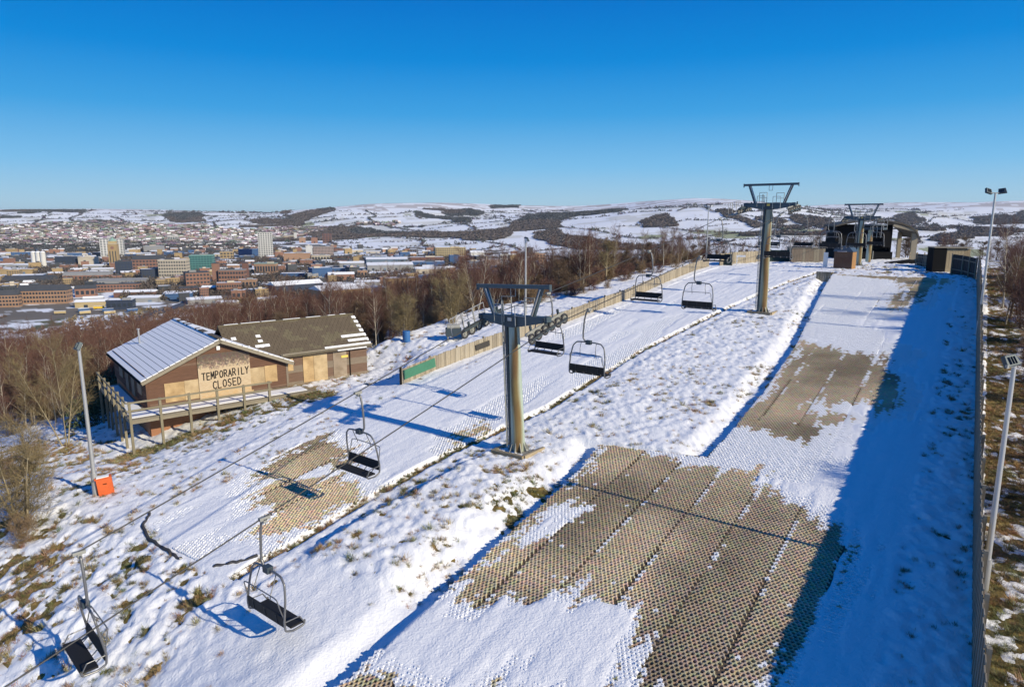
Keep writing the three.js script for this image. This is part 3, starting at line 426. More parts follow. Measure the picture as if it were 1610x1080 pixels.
    mesh('barge_board', box(0.045, 0.18, ws, xs1 + 0.02, -0.07, s * ws / 2), M.timberGrey, rf);
  }
  mesh('wing_ridge', box(xs1 - xs0, 0.07, 0.22, (xs0 + xs1) / 2, wr + 0.06, zm), M.tileB, c); for (let x = xs0 + 0.4; x < xs1 - 0.6;) { const L = rr(0.3, 1.3); mesh('ridge_snow', box(L, 0.03, 0.12, x + L / 2, wr + 0.105, zm - 0.03), M.snowPlain, c); x += L + rr(0.1, 0.7); }
  mesh('flue_pipe', [cyl([1.4, eave, -8.6], [1.4, eave + 1.7, -8.6], 0.06), cyl([1.4, eave + 1.65, -8.6], [1.4, eave + 1.72, -8.6], 0.1)], M.galv, c);
  // deck with railings (fixed to the chalet)
  const dk = thing('timber_deck', 'raised timber deck with post-and-rail railing wrapped round the boarded chalet', 'deck', [GLp[0], Fl, GLp[1]], faceAz(141));
  const gy = (x, z) => { const a = 141 * Math.PI / 180, X = GLp[0] - Math.cos(a) * x + Math.sin(a) * z, D = GLp[1] + Math.sin(a) * x + Math.cos(a) * z; return macro(X, D) - Fl; };
  const fx0 = -1.35, fx1 = 9.2, fz = 2.05, dy = -0.1;
  for (let z = 0.22; z < fz; z += 0.15) mesh('deck_board', box(fx1 - fx0, 0.04, 0.135, (fx0 + fx1) / 2, dy, z), M.timberGrey, dk);
  for (let x = fx0 + 0.07; x < -0.12; x += 0.15) mesh('deck_board', box(0.135, 0.04, 8.2, x, dy, 0.14 - 4.1), M.timberGrey, dk);
  mesh('deck_snow', [box(fx1 - fx0 - 0.3, 0.035, 1.2, (fx0 + fx1) / 2, dy + 0.04, 1.1), box(0.85, 0.035, 7.6, -0.75, dy + 0.04, -3.7)], M.snowPlain, dk);
  mesh('deck_beam', box(fx1 - fx0, 0.2, 0.08, (fx0 + fx1) / 2, dy - 0.13, fz - 0.05), M.timberGrey, dk); mesh('deck_beam', box(0.08, 0.2, 10, fx0 + 0.05, dy - 0.13, fz - 5), M.timberGrey, dk); mesh('deck_beam', box(fx1 - fx0, 0.16, 0.08, (fx0 + fx1) / 2, dy - 0.13, 0.6), M.timberGrey, dk);
  const post = (x, z) => { const b = Math.min(gy(x, z) - 0.25, dy - 0.3); mesh('post', box(0.13, 0.98 - b, 0.13, x, (0.98 + b) / 2, z), M.timberMoss, dk); };
  const fxs = [-1.3, 0.25, 1.8, 3.35, 4.9, 6.45]; for (const x of fxs) post(x, fz + 0.05);
  const szs = [0.6, -0.9, -2.4, -3.9, -5.4, -7.6]; for (const z of szs) post(fx0 - 0.02, z);
  for (const y of [0.93, 0.48]) { mesh('rail', box(fxs[5] - fxs[0] + 0.3, 0.1, 0.055, (fxs[0] + fxs[5]) / 2, y, fz + 0.145), M.timberMoss, dk); mesh('rail', box(0.055, 0.1, fz + 7.7, fx0 - 0.115, y, (fz - 7.7) / 2), M.timberMoss, dk); }
  for (let x = fx1 - 0.4, k = 0; k < 3; k++, x += 0.55) mesh('ramp_board', box(0.5, 0.06, 1.7, x + 0.5, dy - 0.08 - k * 0.06, 1.1, rr(-0.04, 0.04)), M.timberGrey, dk);
}

// ---------- fences ----------
const gnd = (X, D) => macro(X, D);
function boardFence(name, label, pts, h, bw, mats, opt = {}) {   // pts in (s, t); boards one by one, posts and rails behind
  const P = pts.map(([s, t]) => xd(s, t)), o = thing(name, label, 'fence', [P[0][0], gnd(...P[0]), P[0][1]]), base = new THREE.Vector3(P[0][0], o.position.y, -P[0][1]);
  let k = 0;
  for (let i = 0; i + 1 < P.length; i++) {
    const [ax, ad] = P[i], [bx, bd] = P[i + 1], L = Math.hypot(bx - ax, bd - ad), ux = (bx - ax) / L, ud = (bd - ad) / L, n = Math.round(L / bw), ry = Math.atan2(ud, ux);
    const shared = mats.map((m) => m);
    for (let j = 0; j < n; j++, k++) {
      const q = (j + 0.5) / n, X = lerp(ax, bx, q), D = lerp(ad, bd, q), y = gnd(X, D), hh = h * (opt.var ? rr(1 - opt.var, 1 + opt.var) : 1);
      const g = fenceGeo(L / n + 0.03, hh + 0.25), m = mesh('board', g, pick(shared), o); m.position.set(X - base.x, y - base.y + hh / 2 - 0.1, -D - base.z); m.position.x += (k % 2) * 0.022 * ud; m.position.z += (k % 2) * 0.022 * ux; m.rotation.y = ry; m.rotation.z = rr(-0.005, 0.005); m.castShadow = true;
    }
    for (let j = 0; j <= Math.round(L / 2.4); j++) { const q = j / Math.round(L / 2.4), X = lerp(ax, bx, q) + (opt.back ?? -1) * ud * -0.09, D = lerp(ad, bd, q) + (opt.back ?? -1) * ux * 0.09, y = gnd(X, D); const m = mesh('post', fenceGeo(0.11, h + 0.55, 0.11), M.timberGrey, o); m.position.set(X - base.x, y - base.y + h / 2 - 0.15, -D - base.z); m.rotation.y = ry; }
    const seg = Math.max(1, Math.round(L / 4)); for (const f of [0.25, 0.8]) for (let j = 0; j < seg; j++) { const p = (q) => { const X = lerp(ax, bx, q) + (opt.back ?? -1) * ud * -0.045, D = lerp(ad, bd, q) + (opt.back ?? -1) * ux * 0.045; return new THREE.Vector3(X - base.x, gnd(X, D) - base.y + h * f, -D - base.z); }; mesh('rail', bar(p(j / seg), p((j + 1) / seg), 0.05, 0.09), M.timberGrey, o); }
  }
  return o;
}
const fgCache = new Map();
function fenceGeo(w, h, d = 0.028) { const k = [Math.round(w * 50), Math.round(h * 40), d].join(); if (!fgCache.has(k)) fgCache.set(k, [box(Math.round(w * 50) / 50, Math.round(h * 40) / 40, d), box(Math.round(w * 50) / 50, Math.round(h * 40) / 40, d), box(Math.round(w * 50) / 50, Math.round(h * 40) / 40, d)]); return pick(fgCache.get(k)); }
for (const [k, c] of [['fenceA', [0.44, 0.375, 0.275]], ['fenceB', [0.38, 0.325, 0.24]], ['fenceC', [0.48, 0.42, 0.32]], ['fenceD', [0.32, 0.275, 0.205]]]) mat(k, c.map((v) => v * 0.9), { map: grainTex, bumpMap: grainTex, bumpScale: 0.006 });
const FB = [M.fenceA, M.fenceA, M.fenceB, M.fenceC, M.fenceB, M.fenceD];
const lf = boardFence('board_fence', 'long low tan board fence along the edge of the narrow run', [[31.7, -30], [36.9, -29.5], [42.3, -28.8], [50.1, -27.6], [60.6, -26.7], [72, -26.9], [84.5, -27.4]], 1.08, 0.24, FB, { var: 0.03, back: 1 });
{ // green painted panel on the lower end and the black end post
  const a = xd(31.8, -29.93), b = xd(34.6, -29.66), g = (p, y) => new THREE.Vector3(p[0] - lf.position.x, gnd(...p) - lf.position.y + y, -p[1] - lf.position.z);
  const off = new THREE.Vector3(0.03, 0, 0.04); mesh('green_panel', bar(g(a, 0.68).add(off), g(b, 0.68).add(off), 0.03, 0.62), M.green, lf);
  const e = xd(31.6, -30), m = mesh('end_post', box(0.14, 1.5, 0.14, 0, 0.5, 0), M.black, lf); m.position.copy(g(e, 0));
  const c = xd(38.6, -29.2), d = xd(40, -29.0); mesh('stained_panel', bar(g(c, 0.62).add(off), g(d, 0.64).add(off), 0.02, 0.42), M.darkWood, lf);
}
boardFence('board_fence', 'taller pale board fence curving round the top of the narrow run', [[86.6, -26.6], [92, -25.6], [97.5, -23.4]], 1.55, 0.26, FB, { var: 0.03, back: 1 });
const rf = [[11, 1.25], [20, 1.05], [36, 0.85], [60, 0.6], [82.6, 0.35]];
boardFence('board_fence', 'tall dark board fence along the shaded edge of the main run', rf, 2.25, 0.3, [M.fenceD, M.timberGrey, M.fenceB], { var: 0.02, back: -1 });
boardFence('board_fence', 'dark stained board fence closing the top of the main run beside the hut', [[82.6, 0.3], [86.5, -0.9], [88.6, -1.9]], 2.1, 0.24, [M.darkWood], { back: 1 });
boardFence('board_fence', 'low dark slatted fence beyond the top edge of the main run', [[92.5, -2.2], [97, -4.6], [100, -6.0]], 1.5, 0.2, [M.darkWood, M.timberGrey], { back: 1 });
boardFence('board_fence', 'dark green boarded screen behind the top of the narrow run', [[97.8, -23.2], [100, -18.5]], 1.6, 0.25, [mat('greenWood', [0.02, 0.05, 0.045], { map: grainTex })], { back: 1 });

// ---------- floodlight columns ----------
function lamp(label, X, D, y, h, heads, ry, r = 0.085) {
  const o = thing('floodlight_column', label, 'lamp post', [X, y, D], ry);
  mesh('column', [cyl([0, -0.3, 0], [0, h, 0], r, r * 0.62, 12), cyl([0, -0.3, 0], [0, 1.1, 0], r * 1.3, r * 1.3, 12)], M.galv, o);
  mesh('bracket', box(heads > 1 ? 0.9 : 0.5, 0.07, 0.07, heads > 1 ? 0 : 0.15, h, 0), M.galvDull, o);
  for (let k = 0; k < heads; k++) {
    const f = new THREE.Group(); f.name = 'floodlight'; f.position.set(heads > 1 ? (k ? 0.4 : -0.4) : 0.12, h + 0.12, 0.05); f.rotation.set(0.55, k ? 0.5 : -0.3, 0); f.scale.setScalar(0.74); o.add(f);
    const s = new THREE.Shape(); s.moveTo(-0.3, -0.2); s.lineTo(0.3, -0.2); s.lineTo(0.24, 0.22); s.lineTo(-0.24, 0.22); s.closePath();
    mesh('housing', new THREE.ExtrudeGeometry(s, { depth: 0.13, bevelEnabled: true, bevelSize: 0.03, bevelThickness: 0.04, bevelSegments: 2 }).translate(0, 0, -0.06), M.steelDark, f); mesh('lens', box(0.46, 0.34, 0.012, 0, 0, 0.12), M.lens, f); mesh('cooling_fin', [box(0.02, 0.3, 0.08, -0.12, 0, -0.13), box(0.02, 0.3, 0.08, 0, 0, -0.13), box(0.02, 0.3, 0.08, 0.12, 0, -0.13)], M.steelDark, f);
  }
  return o;
}
lamp('single floodlight column by the orange box below the chalet deck', -19.04, 29.42, gnd(-19.04, 29.42), 6.8, 1, 2.6, 0.1);
lamp('thick floodlight column standing just outside the tall dark fence', 14.7, 19.5, gnd(14.7, 19.5), 7.2, 1, 3.6, 0.095);
lamp('twin floodlight column outside the upper end of the tall dark fence', 31.75, 45.8, gnd(31.75, 45.8), 9.6, 2, 2.9, 0.1);
lamp('floodlight column behind the low board fence and the rust-streaked tower', 1.2, 60, gnd(1.2, 60), 6.6, 1, -0.6, 0.1);
lamp('twin floodlight column at the top end of the low board fence', 27.4, 96.8, gnd(27.4, 96.8), 7.5, 2, -0.3, 0.1);
{ const o = thing('orange_box', 'orange equipment box at the foot of the floodlight column', 'box', [-18.62, gnd(-18.62, 29.5), 29.5], faceAz(150)); mesh('body', box(0.62, 0.8, 0.34, 0, 0.4, 0, 0, 0.08), M.orange, o); mesh('lid', box(0.66, 0.05, 0.38, -0.07, 0.82, 0, 0, 0.08), M.orange, o); mesh('handle', box(0.16, 0.03, 0.03, 0, 0.55, 0.18, 0, 0.08), M.black, o); mesh('snow_cap', box(0.5, 0.04, 0.3, -0.07, 0.86, 0, 0, 0.08), M.snowPlain, o); }

{ // rolled rubber edging at the foot of the narrow run
  const roll = (label, pts) => { const P = []; for (let i = 0; i + 1 < pts.length; i++) for (let k = 0; k < 6; k++) { const X = lerp(pts[i][0], pts[i + 1][0], k / 6) + rr(-0.03, 0.03), D = lerp(pts[i][1], pts[i + 1][1], k / 6) + rr(-0.03, 0.03); P.push(V(X, gnd(X, D) + 0.09 + rr(-0.05, 0.03), D)); } tag(mesh('mat_roll', tube(P, 0.065, 7, 60), M.rubber), label, 'edging'); };
  roll('dark rolled matting edge curving down the snow at the foot of the narrow run', [[-15.4, 27.2], [-15.2, 26.2], [-14.4, 25.2], [-13.4, 24.4], [-12.2, 23.5]]); roll('short dark mat edge by the lowest corner of the narrow run', [[-10.9, 23.0], [-10.1, 23.1], [-9.3, 23.5]]);
}
// ---------- top of the slope: shed, booth, hut, odds and ends ----------
{
  const y = 5.3;
  const sh = thing('lift_station_shed', 'lift shed with its dark open front painted black, curved roof and pale end portal', 'shed', [50.4, y, 98.5], faceAz(192));
  mesh('back_wall', box(7.6, 5.0, 0.15, 0, 2.5, -6), M.black, sh); mesh('side_wall', box(0.15, 5.0, 6, -3.8, 2.5, -3), M.black, sh); mesh('side_wall', box(0.15, 5.0, 6, 3.5, 2.5, -3), M.black, sh); mesh('floor_slab', box(7.6, 0.15, 6.4, 0, 0.02, -3), M.concrete, sh);
  mesh('front_panel', box(7.5, 1.2, 0.12, 0, 0.6, 0.2), M.black, sh); mesh('front_panel', box(7.4, 4.0, 0.12, -0.1, 2.9, -0.9), M.black, sh);  // tall black panel paints the dark of the open shed interior
  for (const x of [-1.2, 1.2]) mesh('panel_post', box(0.1, 1.3, 0.1, x, 0.65, 0.3), M.galvDull, sh);
  const rs = new THREE.Shape(); rs.moveTo(-4.2, 4.9); rs.bezierCurveTo(-1, 5.9, 2, 6.0, 4.4, 5.3); rs.bezierCurveTo(5.6, 4.95, 6.6, 4.5, 6.85, 3.2); rs.lineTo(6.7, 3.2); rs.bezierCurveTo(6.4, 4.3, 5.5, 4.75, 4.3, 5.1); rs.bezierCurveTo(2, 5.75, -1, 5.65, -4.2, 4.7); rs.closePath();
  mesh('roof_shell', new THREE.ExtrudeGeometry(rs, { depth: 7.2, bevelEnabled: false, curveSegments: 14 }).translate(0, 0, -6.4), mat('weathered', [0.085, 0.075, 0.06], { map: mottle }), sh);
  mesh('portal_column', box(0.75, 4.0, 0.4, 6.35, 1.9, 0.3), mat('portalPale', [0.30, 0.26, 0.19], { map: mottle }), sh); mesh('portal_column', box(0.5, 4.0, 0.4, 6.35, 1.9, -5.8), M.portalPale, sh); mesh('portal_beam', bar([3.4, 4.95, 0.55], [6.6, 4.1, 0.55], 0.25, 0.35), M.portalPale, sh);
  mesh('black_curtain', box(1.0, 2.6, 0.1, 2.8, 3.1, 0.2, 0, 0.04), M.black, sh);
  const st = thing('return_station', 'bullwheel return station on a short steel column before the dark shed', 'lift machinery', [47.9, y, 92.2], DOWN);
  mesh('column', cyl([0, 0, 0], [0, 4.6, 0], 0.34, 0.28, 20), M.poleA, st); const bw = new THREE.TorusGeometry(1.75, 0.1, 8, 40); bw.rotateX(Math.PI / 2); bw.translate(0, 5.0, 0); mesh('bullwheel', [bw, ...[0, 1, 2, 3].map((k) => box(3.4, 0.08, 0.12, 0, 5.0, 0, k * Math.PI / 4))], M.steelDark, st); mesh('machine_deck', box(2.6, 0.3, 2.4, 0.4, 4.55, 0), M.steelDark, st);
  for (const [x0, x1, z] of [[-0.9, 0.2, 1.2], [0.4, 1.7, 1.2], [0.4, 1.7, -1.2]]) mesh('guard_rail', pipe([[x0, 4.4, z], [x0, 5.6, z], [x1, 5.6, z], [x1, 4.4, z]], 0.03), M.galv, st);
  for (const x of [0.5, 1.0, 1.5]) mesh('access_ladder', pipe([[x, 3.4, 1.25], [x, 5.2, 1.25]], 0.03), M.galv, st);
  const b = thing('operator_booth', 'brown timber operator booth with rounded blue roof and orange door', 'booth', [39.6, y - 0.05, 81.5], faceAz(222));
  mesh('front_wall', box(2.0, 2.1, 0.08, 0, 1.05, 0.8), mat('boothBrown', [0.15, 0.085, 0.055], { map: grainTex }), b); mesh('side_wall', box(0.08, 2.1, 1.6, -0.98, 1.05, 0), M.boothBrown, b); mesh('back_wall', box(2.0, 2.1, 0.08, 0, 1.05, -0.8), M.boothBrown, b); mesh('door', box(0.08, 2.1, 1.5, 0.98, 1.05, 0), mat('doorOrange', [0.38, 0.20, 0.075], { map: grainTex }), b);
  mesh('wall_panel', box(0.75, 0.7, 0.03, -0.45, 1.1, 0.85), M.cladding, b); mesh('wall_panel', box(0.75, 0.7, 0.03, 0.45, 1.1, 0.85), M.cladding, b);
  const br = new THREE.Shape(); br.moveTo(-1.12, 0); br.lineTo(-1.0, 0.42); br.quadraticCurveTo(-0.2, 0.78, 0.55, 0.66); br.lineTo(1.12, 0); br.closePath(); mesh('roof', new THREE.ExtrudeGeometry(br, { depth: 1.84, bevelEnabled: false }).translate(0, 2.1, -0.92), mat('roofBlue', [0.05, 0.085, 0.13], { roughness: 0.5 }), b); mesh('roof_snow', box(1.0, 0.03, 0.35, -0.1, 2.13, 0.98), M.snowPlain, b);
  const wb = thing('safety_board', 'white curved safety board standing beside the brown booth', 'sign', [37.7, y, 82.4], faceAz(205)); mesh('board', box(0.5, 1.7, 0.06, 0, 1.05, 0), M.white, wb); mesh('post', box(0.09, 1.9, 0.09, 0.1, 0.9, -0.08), M.galv, wb);
  const gs = thing('store_shed', 'grey flat store shed behind the crest of the narrow run', 'shed', [40.0, y, 93.5], faceAz(188)); mesh('wall', box(4.3, 2.0, 2.4, 0, 1.0, 0), M.timberGrey, gs); mesh('roof', box(4.6, 0.1, 2.7, 0, 2.05, 0), M.concrete, gs); for (let k = 0; k < 12; k++) mesh('plank', box(0.33, 1.95, 0.03, -1.98 + k * 0.36, 1.0, 1.22), pick([M.timberGrey, M.claddingGrey]), gs);
  const hut = thing('gate_hut', 'dark hut with pale timber side and flat roof topping the main run', 'hut', [48.6, y - 0.1, 76.4], faceAz(190)); mesh('dark_wall', box(1.3, 2.8, 1.6, -1.2, 1.4, 0), M.black, hut); mesh('timber_wall', box(2.4, 2.7, 1.5, 0.7, 1.35, -0.1), M.timberPale, hut); for (let k = 0; k < 8; k++) mesh('plank', box(0.27, 2.6, 0.03, -0.32 + k * 0.29, 1.35, 0.67), pick([M.timberPale, M.timber]), hut); mesh('roof', box(3.9, 0.1, 1.9, 0.1, 2.85, 0), M.timberGrey, hut);
  const rp = thing('loading_ramp', 'low black loading ramp before the open shed', 'ramp', [50.6, y, 90.6], faceAz(190)); const rs2 = new THREE.Shape(); rs2.moveTo(-2.6, 0); rs2.lineTo(2.4, 0); rs2.lineTo(2.4, 0.55); rs2.lineTo(1.6, 0.6); rs2.closePath(); mesh('ramp_body', new THREE.ExtrudeGeometry(rs2, { depth: 1.6, bevelEnabled: false }), M.black, rp); mesh('ramp_edge', box(0.08, 0.12, 1.7, 2.38, 0.58, 0.8), M.galvDull, rp);
  const tb = thing('timber_screen', 'short mossy timber screen at the head of the snowy bank between the runs', 'screen', [32.5, gnd(32.5, 71.2) - 0.1, 71.2], faceAz(215)); for (let k = 0; k < 6; k++) mesh('board', box(0.22, 1.25, 0.04, -0.6 + k * 0.235, 0.6, 0), pick([M.timberMoss, M.timberGrey]), tb); mesh('brace', box(1.4, 0.1, 0.05, 0, 0.9, -0.06), M.timberGrey, tb);
  const gt = thing('post_rail_fence', 'grey post-and-rail fence beside the pale portal', 'fence', [55.4, y, 92.5], faceAz(192)); for (let k = 0; k < 5; k++) mesh('post', box(0.12, 1.4, 0.12, -1.6 + k * 0.9, 0.7, 0), M.timberPale, gt); for (const h of [0.5, 1.1]) mesh('rail', box(3.9, 0.1, 0.05, 0.2, h, 0.08), M.timberGrey, gt);
  const gate = thing('green_gate', 'dark green gate panel between the two board fences', 'gate', [27.2, gnd(27.2, 87.2), 87.2], faceAz(215)); mesh('panel', box(1.5, 1.5, 0.06, 0, 0.75, 0), mat('gateGreen', [0.02, 0.045, 0.04]), gate); mesh('gate_post', box(0.12, 1.7, 0.12, 0.8, 0.85, 0), M.timberGrey, gate);
  const sg = thing('direction_sign', 'small white arrow sign on a post by the green gate', 'sign', [28.3, gnd(28.3, 86.2), 86.2], faceAz(200)); mesh('post', box(0.1, 1.3, 0.1, 0, 0.6, 0), M.white, sg); mesh('arrow_board', box(1.1, 0.24, 0.05, 0.45, 1.3, 0), M.white, sg);
  const pt = thing('snow_machine', 'abandoned dark machine on legs at the edge of the trees behind the board fence', 'machine', [-4.6, gnd(-4.6, 52.8), 52.8], faceAz(170)); mesh('body', box(1.2, 0.6, 0.8, 0, 0.75, 0), M.steelDark, pt); mesh('drum', cyl([-0.5, 1.15, 0], [0.5, 1.15, 0], 0.22, 0.22, 14), M.galvDull, pt); for (const x of [-0.45, 0.45]) for (const z of [-0.3, 0.3]) mesh('leg', box(0.08, 0.5, 0.08, x, 0.25, z), M.galvDull, pt);
  const bb = thing('blue_barrel', 'blue plastic barrel at the edge of the trees behind the fence', 'barrel', [-8.4, gnd(-8.4, 53.4), 53.4]); mesh('drum_shell', new THREE.LatheGeometry([[0.0, 0], [0.28, 0], [0.31, 0.08], [0.29, 0.3], [0.32, 0.45], [0.29, 0.6], [0.31, 0.86], [0.27, 0.92], [0, 0.92]].map((q) => new THREE.Vector2(...q)), 18), M.bluePlastic, bb); mesh('bung', cyl([0.12, 0.92, 0], [0.12, 0.95, 0], 0.04), M.black, bb);
}

// ---------- vegetation ----------
const veg = (name, rgb) => mat(name, rgb, { roughness: 0.95 });
const barkTex = tex(64, 256, (u, v) => { const n = pfbm(u, v, 8, 3), d = pvn(u * 4, v * 42, 42) > 0.8 && pvn(u * 3 + 5, v * 16, 16) > 0.42 ? 0.28 : 1; return [clamp((0.80 + 0.16 * n) * d), clamp((0.77 + 0.16 * n) * d), clamp((0.71 + 0.16 * n) * d)]; }, true);
mat('birchBark', [0.62, 0.60, 0.56], { map: barkTex }); veg('bark', [0.17, 0.135, 0.10]); veg('barkPale', [0.30, 0.25, 0.16]); veg('twigRed', [0.135, 0.068, 0.05]); veg('twigBrown', [0.135, 0.09, 0.057]); veg('twigOlive', [0.20, 0.155, 0.078]); veg('evergreen', [0.07, 0.095, 0.045]); veg('bramble', [0.22, 0.15, 0.085]);
function bareTree(seedN, { h, r, limbs = 12, first = 0.25, spread = 0.5, lift = 0.6, twigs = 7, twigL = 0.6, stems = 1, levels = 2, tw = 0.012 }) {
  const keep = seed; seed = seedN * 7919; const wood = [], pos = [], nor = [];
  const dirOf = (d, ang) => { const a = new THREE.Vector3(rr(-1, 1), rr(-1, 1), rr(-1, 1)).cross(d).normalize(); return d.clone().applyAxisAngle(a, ang); };
  const sliver = (p, d, L, w) => { const e = p.clone().addScaledVector(d, L), s = new THREE.Vector3(rr(-1, 1), rr(-1, 1), rr(-1, 1)).cross(d).normalize().multiplyScalar(w), n = s.clone().cross(d).normalize(); pos.push(p.x - s.x, p.y - s.y, p.z - s.z, p.x + s.x, p.y + s.y, p.z + s.z, e.x, e.y, e.z); for (let i = 0; i < 3; i++) nor.push(n.x, n.y, n.z); return e; };
  const limb = (p, d, L, rad, lev) => {
    const n = lev === 0 ? 5 : 3; let q = p.clone(), dd = d.clone();
    for (let i = 0; i < n; i++) {
      const e = q.clone().addScaledVector(dd, L / n), ra = rad * (1 - i / n * 0.75), rb = rad * (1 - (i + 1) / n * 0.75);
      if (ra > 0.014) wood.push(cyl(q, e, ra, rb, ra > 0.06 ? 7 : 4, true)); else sliver(q, dd, L / n * 1.05, Math.max(ra, tw));
      const start = lev === 0 ? first : 0.2;
      if ((i + 1) / n > start) { const k = lev === 0 ? Math.ceil(limbs / (n * (1 - start) + 0.5)) : lev < levels ? 2 : 0; for (let j = 0; j < k; j++) { const f = rnd(), b = q.clone().lerp(e, f), bl = lev === 0 ? L * rr(0.28, 0.45) * (1.15 - (i + f) / n * 0.7) : L * rr(0.4, 0.62), bd = dirOf(dd, rr(0.55, 1.1) * (0.6 + spread)); bd.y = Math.abs(bd.y) * 0.7 + lift * 0.5; bd.normalize(); limb(b, bd, bl, Math.max(rad * rr(0.3, 0.45) * (1 - i / n * 0.4), 0.008), lev + 1); } }
      if (lev >= 1) for (let j = 0; j < twigs / n + (rnd() < 0.5 ? 1 : 0); j++) { const b = q.clone().lerp(e, rnd()), td = dirOf(dd, rr(0.3, 1.0)); const t1 = sliver(b, td, twigL * rr(0.5, 1.1), tw); if (rnd() < 0.75) sliver(b.clone().lerp(t1, 0.5), dirOf(td, rr(0.3, 0.8)), twigL * rr(0.3, 0.6), tw * 0.8); if (rnd() < 0.5) sliver(b.clone().lerp(t1, 0.3), dirOf(td, rr(0.3, 0.8)), twigL * rr(0.3, 0.6), tw * 0.8); }
      q = e; dd = dirOf(dd, rr(0, lev === 0 ? 0.07 : 0.25)); if (lev) dd.y += 0.06; dd.normalize();
    }
  };
  for (let k = 0; k < stems; k++) { const a = k / stems * 6.28 + rnd(), tilt = stems > 1 ? rr(0.1, 0.32) : 0.04; limb(new THREE.Vector3(stems > 1 ? Math.cos(a) * 0.15 : 0, -0.3, stems > 1 ? Math.sin(a) * 0.15 : 0), new THREE.Vector3(Math.cos(a) * tilt, 1, Math.sin(a) * tilt).normalize(), h * (stems > 1 ? rr(0.75, 1) : 1), r * (stems > 1 ? rr(0.6, 1) : 1), 0); }
  const g = new THREE.BufferGeometry(); g.setAttribute('position', new THREE.BufferAttribute(new Float32Array(pos), 3)); g.setAttribute('normal', new THREE.BufferAttribute(new Float32Array(nor), 3)); g.setAttribute('uv', new THREE.BufferAttribute(new Float32Array(pos.length / 3 * 2), 2));
  seed = keep; return { trunk: merge(wood), crown: g };
}
const TREES = {
  birch: [1, 2, 3].map((k) => bareTree(k, { h: 9 + k * 0.6, r: 0.105, limbs: 17, first: 0.3, spread: 0.28, lift: 0.9, twigs: 13, twigL: 0.85, tw: 0.007 })),
  birchClump: [4, 5].map((k) => bareTree(k, { h: 9, r: 0.09, limbs: 12, first: 0.35, spread: 0.25, lift: 0.9, twigs: 10, twigL: 0.8, stems: 3, tw: 0.007 })),
  oak: [6, 7].map((k) => bareTree(k, { h: 7.5, r: 0.17, limbs: 16, first: 0.2, spread: 0.6, lift: 0.5, twigs: 5, twigL: 0.6, levels: 3, tw: 0.008 })),
  willow: [8, 9].map((k) => bareTree(k, { h: 5.2, r: 0.07, limbs: 14, first: 0.05, spread: 0.35, lift: 0.75, twigs: 6, twigL: 0.7, stems: 5, tw: 0.008 })),
  shrub: [10, 11].map((k) => bareTree(k, { h: 2.2, r: 0.03, limbs: 8, first: 0.0, spread: 0.6, lift: 0.45, twigs: 5, twigL: 0.42, stems: 4, tw: 0.0055 })),
};
for (const k in TREES) for (const q of TREES[k]) q.n = q.crown.attributes.position.count / 3 + q.trunk.attributes.position.count / 3;
console.log('tree tris', Object.entries(TREES).map(([k, a]) => k + ':' + a.map((q) => q.n | 0)).join(' '));
const treeProto = {};
function tree(kindName, v, name, label, group, X, D, sc = 1, opt = {}) {
  const key = kindName + v + name + (opt.bark ?? '') + (opt.twig ?? ''), a = rr(0, 6.28), y = (opt.y ?? gnd(X, D)) - 0.05; let o;
  if (treeProto[key]) o = dup(treeProto[key], [X, y, D], a, label);
  else { o = thing(name, label, opt.cat ?? 'tree', [X, y, D], a, group); const q = TREES[kindName][v]; mesh('trunk', q.trunk, opt.bark ?? M.bark, o); mesh('crown', q.crown, opt.twig ?? M.twigBrown, o); treeProto[key] = o; }
  o.userData.group = group; o.scale.set(sc * rr(0.92, 1.08), sc * rr(0.92, 1.1), sc * rr(0.92, 1.08)); return o;
}
const woodEdge = (s) => pw([[-30, -66], [0, -58], [18, -51], [28, -50], [32, -43.5], [45, -40.5], [56, -34.5], [64, -31.5], [85, -31], [100, -33], [130, -36], [300, -60]], s);
const G1 = 'bare trees of the wood below the ski slope';
